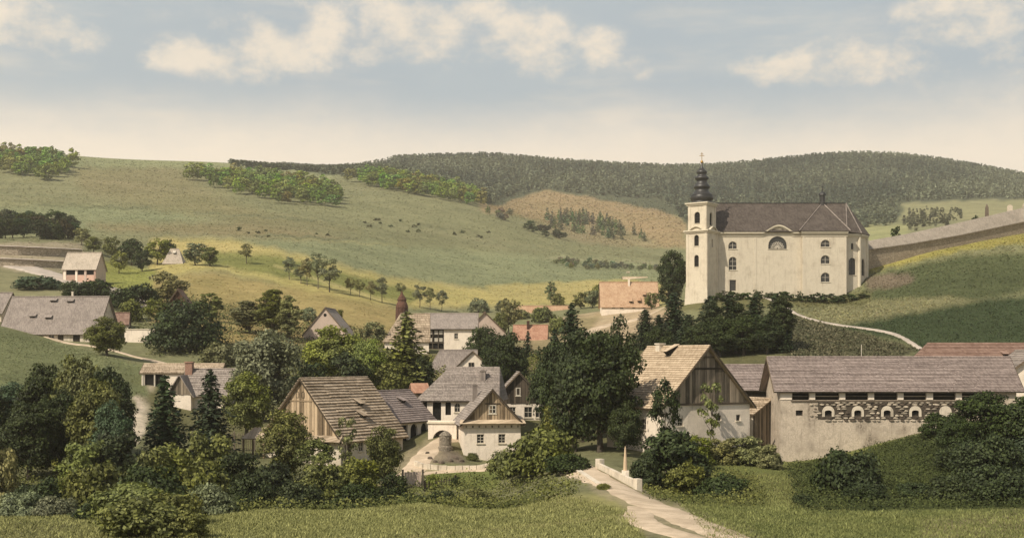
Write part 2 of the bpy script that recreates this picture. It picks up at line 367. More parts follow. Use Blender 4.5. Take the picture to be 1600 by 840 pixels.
def row_of(px, Y):
    """photo row of the ground in column px at Y metres"""
    q = _uv(px, Y); sh = q.shape[:-1]; q = q.reshape(-1, 2); out = np.empty(len(q))
    for i in range(0, len(q), 8192):
        p = q[i:i + 8192]
        out[i:i + 8192] = _k(((p[:, None] - _C[None]) ** 2).sum(-1)) @ _W[:_n] + _W[_n] + p @ _W[_n + 1:]
    return HZ - out.reshape(sh)
def gz(x, y):
    x = np.asarray(x, float); y = np.asarray(y, float)
    z = CZ + (HZ - row_of(800 + F * x / y, y)) * y / F
    return float(z) if z.ndim == 0 else z
def gzp(px, Y): return gz(xat(px, Y), Y)
def Yat(px, py, lo=100, hi=2500, last=False):
    """first distance between lo and hi at which the ground in column px is seen at row py"""
    Ys = np.exp(np.linspace(math.log(lo), math.log(hi), 500)); r = row_of(np.full(500, float(px)), Ys)
    ix = np.where(r <= py)[0]
    return float(Ys[ix[0]]) if len(ix) else hi

gx = np.concatenate([np.arange(-1500, -120, 60), np.arange(-120, 1721, 5), np.arange(1760, 3100, 60)])
gy = np.exp(np.concatenate([np.linspace(math.log(6), math.log(70), 30, endpoint=False), np.linspace(math.log(70), math.log(450), 210, endpoint=False), np.linspace(math.log(450), math.log(2600), 170, endpoint=False), np.linspace(math.log(2600), math.log(7500), 14)]))
GPX, GY = np.meshgrid(gx, gy)
GR = row_of(GPX, GY); GX = (GPX - 800) * GY / F; GZ = CZ + (HZ - GR) * GY / F

def poly_mask(px, py, poly, soft):
    """1 inside a polygon, falling to 0 over 'soft'"""
    d = np.full(px.shape, 1e9); ins = np.zeros(px.shape, bool); n = len(poly)
    for i in range(n):
        (x0, y0), (x1, y1) = poly[i], poly[(i + 1) % n]
        ex, ey = x1 - x0, y1 - y0
        t = np.clip(((px - x0) * ex + (py - y0) * ey) / (ex * ex + ey * ey + 1e-9), 0, 1)
        d = np.minimum(d, np.hypot(px - x0 - t * ex, py - y0 - t * ey))
        c = ((y0 > py) != (y1 > py)) & (px < (x1 - x0) * (py - y0) / ((y1 - y0) if y1 != y0 else 1e-9) + x0)
        ins ^= c
    s = np.where(ins, d, -d)
    return np.clip(s / soft + .5, 0, 1)
_rng = np.random.default_rng(3)
def wob(px, py, a=1.0):
    return a * (np.sin(px * .045 + py * .11) + .7 * np.sin(px * .11 - py * .2 + 1.3) + .5 * np.sin(px * .23 + py * .31 + .4))
MEADOW = (.190, .190, .098)
col = np.empty(GPX.shape + (3,)); col[:] = MEADOW
def paint(poly, c, soft=8, lo=0, hi=9e9, amt=1.0, wb=2.0):
    m = poly_mask(GPX + wob(GPX, GR, wb), GR + wob(GR, GPX, wb * .5), poly, soft) * amt * ((GY >= lo) & (GY <= hi))
    col[:] = col * (1 - m[..., None]) + np.array(c) * m[..., None]
# fields on the meadow hill
paint([(-2000, 345), (140, 322), (330, 340), (640, 385), (1040, 410), (1040, 440), (760, 455), (600, 430), (420, 385), (250, 368), (-2000, 375)], (.200, .215, .115), 12, 420, 1300)
paint([(100, 252), (260, 250), (330, 300), (420, 335), (560, 360), (420, 350), (280, 330), (130, 300)], (.195, .180, .090), 18, 500, 1400)
paint([(-2000, 230), (300, 240), (520, 262), (520, 285), (300, 262), (-2000, 262)], (.215, .225, .115), 8, 700, 1600)
paint([(140, 350), (400, 345), (560, 375), (380, 372), (160, 362)], (.210, .185, .095), 14, 420, 1200)
paint([(240, 372), (360, 374), (470, 398), (600, 432), (760, 452), (980, 438), (1040, 446), (1040, 475), (820, 478), (650, 480), (500, 470), (420, 440), (330, 420), (230, 440)], (.39, .335, .130), 10, 280, 640)
paint([(330, 392), (440, 400), (560, 432), (660, 455), (640, 474), (520, 448), (400, 425), (320, 412)], (.190, .195, .062), 8, 280, 560)
paint([(230, 435), (330, 424), (440, 446), (600, 476), (640, 492), (600, 540), (350, 540), (240, 520)], (.315, .250, .105), 10, 200, 430)
paint([(760, 445), (980, 436), (1060, 450), (1060, 462), (900, 470), (780, 466)], (.36, .31, .125), 5, 350, 700)
paint([(130, 400), (250, 425), (230, 460), (150, 455)], (.225, .235, .065), 8, 280, 440)
# clearing among the woods
paint([(750, 312), (850, 296), (960, 308), (1030, 312), (1070, 350), (1075, 388), (1000, 384), (900, 360), (800, 335), (752, 330)], (.265, .200, .105), 7, 980, 1700)
paint([(840, 350), (960, 350), (1040, 385), (960, 385), (870, 372)], (.230, .195, .105), 9, 880, 1500)
# forest floor
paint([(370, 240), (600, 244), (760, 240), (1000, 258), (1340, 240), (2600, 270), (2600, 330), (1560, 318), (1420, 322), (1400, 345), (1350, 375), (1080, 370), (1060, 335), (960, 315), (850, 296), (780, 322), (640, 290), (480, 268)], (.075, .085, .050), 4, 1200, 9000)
paint([(1404, 318), (1540, 312), (1640, 312), (1640, 345), (1420, 345)], (.225, .215, .110), 5, 800, 1700)
paint([(1300, 350), (1420, 352), (1420, 400), (1300, 400)], (.250, .250, .115), 5, 500, 1300)
# flank right of the church
paint([(1356, 405), (1700, 345), (2600, 300), (2600, 330), (1620, 376), (1500, 392), (1360, 425)], (.290, .260, .075), 5, 280, 360, .9)
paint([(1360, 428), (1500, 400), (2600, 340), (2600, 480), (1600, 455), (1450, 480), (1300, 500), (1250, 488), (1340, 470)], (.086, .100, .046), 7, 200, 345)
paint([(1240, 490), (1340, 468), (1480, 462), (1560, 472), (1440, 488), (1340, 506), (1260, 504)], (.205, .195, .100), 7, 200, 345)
paint([(1300, 512), (1370, 498), (1560, 464), (2600, 450), (2600, 600), (1430, 560), (1425, 536)], (.045, .062, .028), 12, 180, 300)  # shadow-like dark patch, its shade painted into the grass colour
paint([(1355, 430), (1420, 425), (1430, 440), (1380, 452), (1352, 452)], (.16, .13, .09), 5, 280, 330)
paint([(1225, 492), (1300, 508), (1435, 545), (1400, 562), (1225, 562)], (.095, .092, .050), 6, 180, 272)
paint([(1060, 462), (1360, 456), (1360, 475), (1240, 480), (1060, 486)], (.140, .135, .06), 5, 270, 312)
paint([(430, 413), (520, 442), (600, 468), (598, 471), (518, 446), (430, 416)], (.45, .38, .17), 4, 250, 450, .8, .5)
paint([(205, 585), (245, 598), (240, 650), (215, 690), (170, 705), (180, 670), (212, 640)], (.62, .52, .40), 6, 140, 215)
paint([(-2000, 376), (128, 379), (128, 403), (110, 425), (-2000, 414)], (.33, .285, .19), 4, 330, 520)
for (x0, y0, x1, y1, c) in ((-100, 312, 170, 322, (.25, .25, .125)), (60, 319, 235, 326, (.12, .13, .07)), (400, 366, 560, 376, (.13, .14, .075)), (440, 372, 640, 384, (.26, .25, .12)), (560, 348, 700, 358, (.14, .15, .08)), (620, 392, 900, 404, (.23, .24, .13)), (150, 282, 330, 300, (.225, .205, .11)), (300, 332, 520, 345, (.145, .15, .08)), (-100, 300, 110, 308, (.15, .16, .085)), (700, 372, 900, 396, (.155, .165, .09)), (860, 402, 1030, 410, (.26, .25, .14)), (0, 430, 90, 452, (.14, .14, .08))):
    paint([(x0, y0 - 1.5), (x1, y1 - 1.5), (x1, y1 + 1.5), (x0, y0 + 1.5)], c, 3, 250, 1400, .8, 3)
# village ground: trodden earth, gardens
paint([(400, 560), (900, 540), (1080, 520), (1240, 560), (1220, 690), (860, 700), (700, 720), (450, 720), (240, 680), (220, 610)], (.130, .125, .060), 20, 130, 275)
paint([(880, 486), (1060, 480), (1040, 500), (980, 535), (900, 560), (850, 550)], (.40, .31, .20), 8, 230, 380)
paint([(660, 555), (800, 548), (860, 500), (940, 490), (900, 560), (760, 600), (660, 610)], (.27, .22, .12), 10, 200, 400)
paint([(655, 700), (720, 705), (725, 722), (660, 722)], (.18, .15, .11), 5, 140, 165)
paint([(690, 728), (790, 735), (770, 765), (640, 765), (640, 752)], (.165, .19, .06), 6, 125, 152)
# near meadow
paint([(-2000, 780), (1000, 770), (1010, 840), (1030, 2000), (-2000, 2000)], (.270, .255, .105), 10, 20, 108)
paint([(-2000, 822), (990, 795), (1010, 850), (1030, 2000), (-2000, 2000)], (.215, .215, .080), 12, 5, 98)
paint([(-2000, 800), (140, 800), (140, 2000), (-2000, 2000)], (.170, .160, .075), 30, 20, 103)
paint([(1050, 700), (1260, 690), (2600, 640), (2600, 2000), (1150, 2000), (1030, 790)], (.150, .165, .056), 12, 20, 152)
paint([(1100, 745), (1260, 740), (1280, 790), (1120, 785)], (.205, .190, .075), 10, 90, 150)
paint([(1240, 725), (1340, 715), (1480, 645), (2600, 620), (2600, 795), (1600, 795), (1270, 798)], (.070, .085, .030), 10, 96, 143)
paint([(1440, 812), (1700, 790), (2600, 790), (2600, 2000), (1400, 2000)], (.225, .195, .105), 16, 20, 102)
paint([(-2000, 500), (0, 508), (110, 540), (240, 575), (230, 620), (-2000, 620)], (.150, .165, .080), 6, 180, 245)
paint([(-2000, 412), (0, 418), (110, 450), (90, 470), (-2000, 470)], (.215, .205, .110), 4, 250, 380)
# footpath worn across the near meadow
for (a, b) in (((640, 838), (860, 818)), ((860, 818), (980, 803))):
    paint([(a[0], a[1] - 2), (b[0], b[1] - 2), (b[0], b[1] + 2), (a[0], a[1] + 2)], (.33, .29, .14), 4, 60, 100, .75, .5)
paint([(28, 688), (100, 688), (100, 728), (28, 728)], (.22, .22, .05), 6, 130, 160)  # sunlit grass by the left fence, brightness painted into the ground colour
for q in ([(1230, 66), (1140, 75), (1085, 82), (1038, 90), (1000, 97), (966, 105), (935, 112), (908, 120)], [(1000, 91), (1003, 84), (1030, 78), (1110, 70)], [(590, 137), (625, 142), (645, 148), (662, 155), (688, 161), (712, 164)]):
    rr = [float(row_of(float(a), float(b))) for a, b in q]
    for i in range(len(q) - 1):
        hw_ = 2.1 * F / q[i][1]; h2_ = 2.1 * F / q[i + 1][1]
        if q[0][1] == 91: hw_ *= .6; h2_ *= .6
        paint([(q[i][0] - hw_, rr[i]), (q[i + 1][0] - h2_, rr[i + 1]), (q[i + 1][0] + h2_, rr[i + 1]), (q[i][0] + hw_, rr[i])], (.33, .28, .18), 16, 60, 170, .85, 5)
col *= .97
V = np.stack([GX, GY, GZ], -1).reshape(-1, 3); nr, nc = GPX.shape
ii = (np.arange(nr - 1)[:, None] * nc + np.arange(nc - 1)[None]).ravel()
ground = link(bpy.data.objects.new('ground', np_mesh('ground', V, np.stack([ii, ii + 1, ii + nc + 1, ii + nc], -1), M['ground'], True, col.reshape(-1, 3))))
tag(ground, kind='structure')

def strip(name, pts, width, mat, lift=.05, n=60, edge=.12):
    """a road or path: a sheet just above the ground along (column, distance) points, with ragged edges"""
    P = [Vector((xat(px, Y), Y)) for px, Y in pts]; mb = MB(); path = []
    for i in range(len(P) - 1):
        p0 = P[max(i - 1, 0)]; p1 = P[i]; p2 = P[i + 1]; p3 = P[min(i + 2, len(P) - 1)]
        k = max(3, int((p2 - p1).length / .9))
        for j in range(k + (i == len(P) - 2)):
            t = j / k
            path.append(.5 * ((2 * p1) + (p2 - p0) * t + (2 * p0 - 5 * p1 + 4 * p2 - p3) * t * t + (3 * p1 - p0 - 3 * p2 + p3) * t ** 3))
    rows = []; rg = random.Random(len(name) + int(pts[0][0]))
    for i, p in enumerate(path):
        d = (path[min(i + 1, len(path) - 1)] - path[max(i - 1, 0)]).normalized(); nrm = Vector((-d.y, d.x))
        wl = width * .5 * (1 + rg.uniform(-edge, edge)); wr = width * .5 * (1 + rg.uniform(-edge, edge)); r = []
        for f, dz in ((-1.12, -.35), (-1, 1), (-.5, 1.3), (0, 1), (.5, 1.3), (1, 1), (1.12, -.35)):
            q = p + nrm * f * (wl if f < 0 else wr)
            r.append((q.x, q.y, dz))
        rows.append(r)
    A = np.array(rows); A[..., 2] = gz(A[..., 0], A[..., 1]) + A[..., 2] * lift
    nr, nc = A.shape[:2]; ii = (np.arange(nr - 1)[:, None] * nc + np.arange(nc - 1)[None]).ravel()
    o = link(bpy.data.objects.new(name, np_mesh(name, A.reshape(-1, 3), np.stack([ii, ii + 1, ii + nc + 1, ii + nc], -1), mat, True)))
    return tag(o, kind='structure')
strip('road', [(1230, 66), (1140, 75), (1085, 82), (1038, 90), (1000, 97), (966, 105), (935, 112), (908, 120), (885, 128), (850, 136), (800, 143), (760, 147)], 3.1, M['road'])
strip('road', [(1120, 70), (1060, 75), (1020, 79), (1000, 84), (1004, 91)], 1.9, M['road'], .035)
strip('lane', [(590, 137), (625, 142), (645, 148), (662, 155), (688, 161), (712, 164)], 2.6, M['road'])
strip('lane', [(640, 146), (700, 147.5), (770, 146.5), (830, 143)], 1.3, M['road'], .04)
strip('path', [(1195, 300), (1225, 282), (1250, 264), (1300, 248), (1350, 237), (1400, 226), (1440, 212)], .85, M['road_grey'], .2, edge=.35)
strip('road', [(-260, 385), (-90, 382), (0, 378), (60, 366), (110, 350), (150, 335), (185, 318), (205, 304), (225, 290)], 8.5, M['road_grey'], .22)
strip('path', [(60, 247), (110, 240), (150, 236), (200, 228), (240, 222), (280, 215)], 1.7, M['road'], .1)
strip('path', [(1060, 325), (1000, 336), (950, 340), (915, 330), (890, 310)], 4.5, M['road'], .12)
# ------------------------------------------------------------------ building kit
def arc_pts(u0, u1, v0, v1, n=10):
    r = (u1 - u0) / 2; rv = min(r, v1 - v0); uc = (u0 + u1) / 2; vs = v1 - rv
    return [(uc - r * math.cos(math.pi * i / n), vs + rv * math.sin(math.pi * i / n)) for i in range(n + 1)]
class Wall:
    """wall frame: p0 -> p1 is left -> right seen from outside, local metres"""
    def __init__(s, p0, p1):
        s.p0 = Vector((p0[0], p0[1], 0)); d = Vector((p1[0], p1[1], 0)) - s.p0; s.L = d.length; s.d = d.normalized(); s.nrm = Vector((s.d.y, -s.d.x, 0))
    def at(s, u, v, out=0.0): return s.p0 + s.d * u + s.nrm * out + Vector((0, 0, v))
    def box(s, mb, u0, u1, v0, v1, o0, o1, mi=0):
        mb.add([s.at(u0, v0, o1), s.at(u1, v0, o1), s.at(u1, v0, o0), s.at(u0, v0, o0), s.at(u0, v1, o1), s.at(u1, v1, o1), s.at(u1, v1, o0), s.at(u0, v1, o0)],
               [(3, 2, 1, 0), (4, 5, 6, 7), (0, 1, 5, 4), (1, 2, 6, 5), (2, 3, 7, 6), (3, 0, 4, 7)], mi)
    def face(s, mb, z0, z1, ops=(), rev=.25, mi=0):
        us = sorted({0, s.L} | {o[0] for o in ops} | {o[1] for o in ops}); vs = sorted({z0, z1} | {o[2] for o in ops} | {o[3] for o in ops})
        us = [u for u in us if 0 <= u <= s.L]; vs = [v for v in vs if z0 <= v <= z1]
        for i in range(len(us) - 1):
            for j in range(len(vs) - 1):
                uc = (us[i] + us[i + 1]) / 2; vc = (vs[j] + vs[j + 1]) / 2
                if any(o[0] < uc < o[1] and o[2] < vc < o[3] for o in ops): continue
                mb.poly([s.at(us[i], vs[j]), s.at(us[i + 1], vs[j]), s.at(us[i + 1], vs[j + 1]), s.at(us[i], vs[j + 1])], mi)
        for o in ops:
            u0, u1, v0, v1 = o[:4]
            if len(o) > 4 and o[4] == 'a':
                a = arc_pts(u0, u1, v0, v1); ring = [(u0, v0)] + a + [(u1, v0)]
                for k in range(len(a) - 1):
                    mb.poly([s.at(*a[k]), s.at(*a[k + 1]), s.at(a[k + 1][0], v1), s.at(a[k][0], v1)], mi)
            else: ring = [(u0, v0), (u0, v1), (u1, v1), (u1, v0)]
            for k in range(len(ring)):
                a, b = ring[k], ring[(k + 1) % len(ring)]
                mb.poly([s.at(*a), s.at(*a, -rev), s.at(*b, -rev), s.at(*b)], mi)
    def window(s, parent, o, bars=(1, 1), frame='frame', pane='glass', sill=True, name='window', t=.07, rev=.25, depth=.12, surround=None):
        """a window in opening o: frame (the part), pane, sill and glazing bars below it"""
        u0, u1, v0, v1 = o[:4]; arch = len(o) > 4 and o[4] == 'a'; mb = MB()
        ring = ([(u0, v0)] + arc_pts(u0, u1, v0, v1) + [(u1, v0)]) if arch else [(u0, v0), (u0, v1), (u1, v1), (u1, v0)]
        uc, vc = (u0 + u1) / 2, (v0 + v1) / 2
        inn = [(uc + (u - uc) * (1 - 2 * t / (u1 - u0)), vc + (v - vc) * (1 - 2 * t / (v1 - v0))) for u, v in ring]
        for k in range(len(ring)):
            a, b, c, d = ring[k], ring[(k + 1) % len(ring)], inn[(k + 1) % len(ring)], inn[k]
            mb.prism([s.at(*a, -depth), s.at(*b, -depth), s.at(*c, -depth), s.at(*d, -depth)], s.nrm * -.06)
        w_ = mb.build(name, M[frame], parent)
        p = MB(); p.poly([s.at(*q, -depth - .05) for q in ring]); p.build('pane', M[pane], w_)
        if bars[0] or bars[1]:
            for i in range(bars[0]):
                g = MB()
                u = u0 + (u1 - u0) * (i + 1) / (bars[0] + 1); top = v1
                if arch: r = (u1 - u0) / 2; rv = min(r, v1 - v0); top = v1 - rv + rv * math.sqrt(max(0, 1 - ((u - uc) / r) ** 2))
                s.box(g, u - t * .4, u + t * .4, v0, top, -depth - .04, -depth + .02); g.build('glazing_bar', M[frame], w_)
            for j in range(bars[1]):
                g = MB(); v = v0 + (v1 - v0) * (j + 1) / (bars[1] + 1); e = 0
                if arch:
                    r = (u1 - u0) / 2; rv = min(r, v1 - v0); q = (v - (v1 - rv)) / rv
                    if q > 0: e = r - r * math.sqrt(max(0, 1 - q * q))
                s.box(g, u0 + e, u1 - e, v - t * .4, v + t * .4, -depth - .05, -depth + .01); g.build('glazing_bar', M[frame], w_)
        if sill:
            g = MB(); s.box(g, u0 - .1, u1 + .1, v0 - .12, v0 - .003, -.1, .12); g.build('sill', M['trim'], w_)
        if surround:
            g = MB(); k_ = surround
            for (a0, a1, b0, b1) in ((u0 - k_, u0 - .003, v0, v1 + k_), (u1 + .003, u1 + k_, v0, v1 + k_), (u0, u1, v1 + .003, v1 + k_)): s.box(g, a0, a1, b0, b1, -.05, .05)
            g.build('surround', M['trim'], w_)
        return w_
    def door(s, parent, o, mat='wood_dark', rev=.25):
        u0, u1, v0, v1 = o[:4]; mb = MB()
        n = max(3, int((u1 - u0) / .28))
        for k in range(n):
            s.box(mb, u0 + (u1 - u0) * k / n + .01, u0 + (u1 - u0) * (k + 1) / n - .01, v0, v1, -.2, -.13 - .02 * (k % 2))
        d = mb.build('door', M[mat], parent)
        g = MB(); s.box(g, u1 - .22, u1 - .12, v0 + 1.0, v0 + 1.14, -.13, -.05); g.build('handle', M['iron'], d)
        return d

def courses(parent, A, B, C, D, n, mat, split=1, th=.07, jit=.02, seed=1, name='shingle_course', lap=.35):
    """boards or shingle courses laid from the eave A-B up to the ridge D-C, each one lapping the one below; every piece its own object"""
    A, B, C, D = map(Vector, (A, B, C, D)); nrm = (B - A).cross(D - A).normalized(); rg = random.Random(seed)
    for i in range(n):
        t0 = i / n; t1 = min(1.0, (i + 1 + lap) / n)
        cuts = [0, 1] if split == 1 else [0] + sorted(max(.02, min(.98, (k + rg.uniform(-.3, .3)) / split)) for k in range(1, split)) + [1]
        for k in range(len(cuts) - 1):
            a, b = cuts[k], cuts[k + 1]; g = .0025 if split > 1 else 0
            dz = rg.uniform(-jit, jit); dd = nrm * (th + rg.uniform(0, jit)); up = nrm * (.02 + .004 * (k % 2))
            sl = (D - A).normalized() * dz
            def pt(t, f):
                l = A.lerp(D, t); r = B.lerp(C, t); return l.lerp(r, f)
            lo0, lo1 = pt(t0, a + g * (k > 0)) + sl, pt(t0, b - g * (k < len(cuts) - 2)) + sl * rg.uniform(.4, 1)
            hi0, hi1 = pt(t1, a + g * (k > 0)), pt(t1, b - g * (k < len(cuts) - 2))
            mb = MB(); pts = [lo0 + up, lo1 + up, hi1 + up * .2, hi0 + up * .2, lo0 + up + dd, lo1 + up + dd, hi1 + up * .4, hi0 + up * .4]
            mb.add(pts, [(3, 2, 1, 0), (4, 5, 6, 7), (0, 1, 5, 4), (1, 2, 6, 5), (2, 3, 7, 6), (3, 0, 4, 7)])
            mb.build(name, mat, parent)

def slab(mb, pts, th=.16, mi=0):
    pts = [Vector(p) for p in pts]; n = (pts[1] - pts[0]).cross(pts[-1] - pts[0]).normalized(); mb.prism(pts, n * -th, mi)

def plank_gable(parent, wl, z0, zt, n, mat, half=None, jit=.05, out=.06, seed=3, uc=None, gap=.025):
    """vertical boards clipped by the roof line, on a dark backing"""
    rg = random.Random(seed); L = wl.L; uc = L / 2 if uc is None else uc; half = half or L / 2
    def top(u): return z0 + (zt - z0) * (1 - abs(u - uc) / half)
    bk = MB(); bk.prism([wl.at(uc - half, z0, 0), wl.at(uc + half, z0, 0), wl.at(uc, zt, 0)], wl.nrm * -.1)
    gb = bk.build('gable', M['dark'], parent)
    edges = [uc - half + 2 * half * (k + (rg.uniform(-.22, .22) if 0 < k < n else 0)) / n for k in range(n + 1)]
    for k in range(n):
        a, b = edges[k] + gap, edges[k + 1] - gap
        o = out + rg.uniform(-jit, jit) * .6; zb = z0 + rg.uniform(-.06, .05)
        ta, tb = top(a), top(b)
        pts = [wl.at(a, zb, .02), wl.at(b, zb, .02), wl.at(b, max(tb, zb + .02), .02)]
        if a < uc < b: pts.append(wl.at(uc, zt, .02))
        pts.append(wl.at(a, max(ta, zb + .02), .02))
        mb = MB(); mb.prism(pts, wl.nrm * o); mb.build('plank', mat, gb)
    return gb
def chimney(parent, x, y, z0, z1, s=.6, mat='brick', cap=True):
    mb = MB(); mb.box(x - s / 2, x + s / 2, y - s / 2, y + s / 2, z0, z1)
    c = mb.build('chimney', M[mat], parent)
    if cap:
        g = MB(); g.box(x - s * .62, x + s * .62, y - s * .62, y + s * .62, z1 + .003, z1 + .16); g.box(x - s * .3, x + s * .3, y - s * .3, y + s * .3, z1 + .163, z1 + .2, 1); g.build('cap', [M[mat], M['dark']], c)
    return c
def dormer(parent, base, d, nrm, w=.9, h=.5, mat=None):
    """small roof hatch: an opening under a lifted flap; base on the slope, d along the eave, nrm up-slope normal"""
    d = Vector(d).normalized(); n = Vector(nrm).normalized(); up = n.cross(d).normalized(); b = Vector(base); b = b + n * .1
    mb = MB(); p0 = b - d * w / 2; p1 = b + d * w / 2
    mb.add([p0, p1, p1 + n * h, p0 + n * h, p0 + up * h * 2.2, p1 + up * h * 2.2], [(0, 1, 2, 3), (1, 5, 2), (0, 3, 4)], 1)
    mb.prism([p0 - d * .1 + n * h - up * .15, p1 + d * .1 + n * h - up * .15, p1 + d * .1 + up * h * 2.3, p0 - d * .1 + up * h * 2.3], n * .06, 0)
    return mb.build('roof_hatch', [mat or M['sh_grey'], M['dark']], parent)

def house(name, label, cat, px, Y, yaw, L, W, ze, zr, wallm='plaster', roofm='sh_grey_far', og=.4, oe=.5, nc=0, split=1, gl='wall', gr='wall', ops=None, hip=(0, 0), group=None,
          nplank=18, plankm='wood_grey', th=.16, base=None, cseed=1, barge=True, coursename='shingle_course', bars=(1, 1), wframe='frame', sink=1.6, jit=.02, courseth=.07, rel=False):
    """gabled house; ridge along local x, yaw = ridge direction in degrees, ze / zr = height of eave and ridge in the world"""
    x, y = xat(px, Y), Y; g = gz(x, y) if base is None else base
    rt = empty(name, (x, y, g), R(yaw), label, cat, group); rt['wdim'] = (L, W)
    he, hr = ze - g, zr - g; hl, hw = L / 2, W / 2
    ops = {k: [((o[0][0], o[0][1], he + o[0][2], he + o[0][3]) + tuple(o[0][4:]),) + tuple(o[1:]) if rel else o for o in v] for k, v in (ops or {}).items()}
    walls = {'front': Wall((-hl, -hw), (hl, -hw)), 'gr': Wall((hl, -hw), (hl, hw)), 'back': Wall((hl, hw), (-hl, hw)), 'gl': Wall((-hl, hw), (-hl, -hw))}
    mb = MB()
    for k, wl in walls.items():
        wl.face(mb, -sink, he, [o[0] for o in ops.get(k, ())])
    for k, typ, hp in (('gl', gl, hip[0]), ('gr', gr, hip[1])):
        wl = walls[k]
        if hp == 0 and typ == 'wall': mb.poly([wl.at(0, he), wl.at(W, he), wl.at(W / 2, hr)])
    wall = mb.build('wall', M[wallm], rt)
    for k, wl in walls.items():
        for o in ops.get(k, ()):
            typ = o[1]; kw = o[2] if len(o) > 2 else {}
            if typ == 'w': wl.window(rt, o[0], **{'bars': bars, 'frame': wframe, **kw})
            elif typ == 'd': wl.door(rt, o[0], **kw)
            else:
                p = MB(); u0, u1, v0, v1 = o[0][:4]; wl.box(p, u0 - .02, u1 + .02, v0 - .02, v1 + .02, -.5, -.253); p.build('opening', M['dark'], rt)
    for k, typ, hp in (('gl', gl, hip[0]), ('gr', gr, hip[1])):
        if typ == 'plank' and hp == 0: plank_gable(rt, walls[k], he, hr - .02, nplank, M[plankm], seed=cseed + 5)
    # roof
    sl = (hr - he) / hw; de = oe * sl; lift = .06
    xl = -hl - (og if hip[0] == 0 else oe); xr = hl + (og if hip[1] == 0 else oe)
    rl = -hl - og if hip[0] == 0 else -hl + hip[0]; rr = hl + og if hip[1] == 0 else hl - hip[1]
    zlo, zhi = he - de + lift, hr + lift
    A, B, C, Dd = (xl, -hw - oe, zlo), (xr, -hw - oe, zlo), (rr, 0, zhi), (rl, 0, zhi)
    E, G_ = (xr, hw + oe, zlo), (xl, hw + oe, zlo)
    rf = MB(); slab(rf, [A, B, C, Dd], th); slab(rf, [E, G_, Dd, C], th)
    if hip[0]: slab(rf, [G_, A, Dd], th)
    if hip[1]: slab(rf, [B, E, C], th)
    roof = rf.build('roof', M[roofm], rt)
    if nc:
        courses(roof, A, B, C, Dd, nc, M[roofm], split, seed=cseed, name=coursename, jit=jit, th=courseth)
        if hip[0]: courses(roof, G_, A, Dd, Dd, nc, M[roofm], 1, seed=cseed + 1, name=coursename, jit=jit, th=courseth)
        elif split > 1 or yaw % 180 > 20: courses(roof, E, G_, Dd, C, nc, M[roofm], split, seed=cseed + 2, name=coursename, jit=jit, th=courseth)
        if hip[1]: courses(roof, B, E, C, C, nc, M[roofm], 1, seed=cseed + 3, name=coursename, jit=jit, th=courseth)
    rc = MB(); rc.tube([Vector(Dd) + Vector((0, 0, .05)), Vector(C) + Vector((0, 0, .05))], [.13, .13], 6); rc.build('ridge_cap', M[roofm], roof)
    if barge:
        for (sx, hp) in ((xl, hip[0]), (xr, hip[1])):
            if hp: continue
            for sy in (-1, 1):
                g_ = MB(); dx = .05 if sx > 0 else -.05
                a = Vector((sx + (.004 if sx > 0 else -.004), sy * (hw + oe), zlo - .2)); b = Vector((sx + (.004 if sx > 0 else -.004), 0, zhi - .2))
                g_.prism([a, b, b + Vector((0, 0, .3)), a + Vector((0, 0, .3))], (dx, 0, 0)); g_.build('barge_board', M['beam'], roof)
    rt['he'] = he; rt['hr'] = hr
    return rt, walls, roof
def slope_pt(rt, L, W, u, t, side=-1):
    """point on a roof slope: u along the ridge (-.5...5), t from eave 0 to ridge 1; returns position, eave direction and normal"""
    he, hr = rt['he'], rt['hr']; hw = W / 2
    p = Vector((u * L, side * hw * (1 - t), he + (hr - he) * t + .06)); n = Vector((0, side * (hr - he), hw)).normalized()
    return p, (1, 0, 0) if side < 0 else (-1, 0, 0), n
def wr(u0, u1, v0, v1, k='r'): return (u0, u1, v0, v1, k)

# ------------------------------------------------------------------ church
CY = 306.0; CK = CY / F; CX0 = xat(1218, CY); CB = zat(462, CY)
church = empty('church', (CX0, CY, CB), 0, 'cream baroque church with dark shingled hip roof standing on the green hill', 'church')
X = lambda px: (px - 1218) * CK
Zc = lambda py: (462 - py) * CK
xl, xr = X(1112), X(1321); ze = Zc(362); zr = zat(318, CY + 8.5) - CB; CW = 17.0
fw = Wall((xl, 0), (xr, 0)); U = lambda px: X(px) - xl
def fo(cx, t, b, w_, k='a'): return (U(cx) - w_ * CK / 2, U(cx) + w_ * CK / 2, Zc(b), Zc(t), k)
nave_ops = [fo(1145, 377, 389, 14), fo(1145, 401, 422, 13), fo(1145, 437, 454, 10, 'r'), fo(1215, 369, 389, 29)]
bx0, bx1 = X(1252), X(1321); bay = Wall((bx0, -1.1), (bx1, -1.1))
Ub = lambda px: X(px) - bx0
def bo(cx, t, b, w_): return (Ub(cx) - w_ * CK / 2, Ub(cx) + w_ * CK / 2, Zc(b), Zc(t), 'a')
bay_ops = [bo(1288, 375, 386.5, 15), bo(1288, 399, 412.5, 14.5), bo(1288, 426, 441, 14.5)]
mb = MB()
fw.face(mb, -4, ze, nave_ops, .45)
Wall((xl, CW), (xl, 0)).face(mb, -4, ze); Wall((xr, CW), (xl, CW)).face(mb, -4, ze)
nave = mb.build('nave_wall', M['church'], church)
mb = MB(); bay.face(mb, -4, ze, bay_ops, .45); mb.poly([(bx0, 0, -4), (bx0, -1.1, -4), (bx0, -1.1, ze), (bx0, 0, ze)]); mb.poly([(bx1, -1.1, -4), (bx1, .5, -4), (bx1, .5, ze), (bx1, -1.1, ze)])
mb.build('bay_wall', M['church'], church)
AP = [(xr, .5), (xr + 3.9, 1.6), (xr + 6.9, 5.6), (xr + 6.9, 11.4), (xr + 3.9, 15.4), (xr, 16.5)]
mb = MB(); aw = []
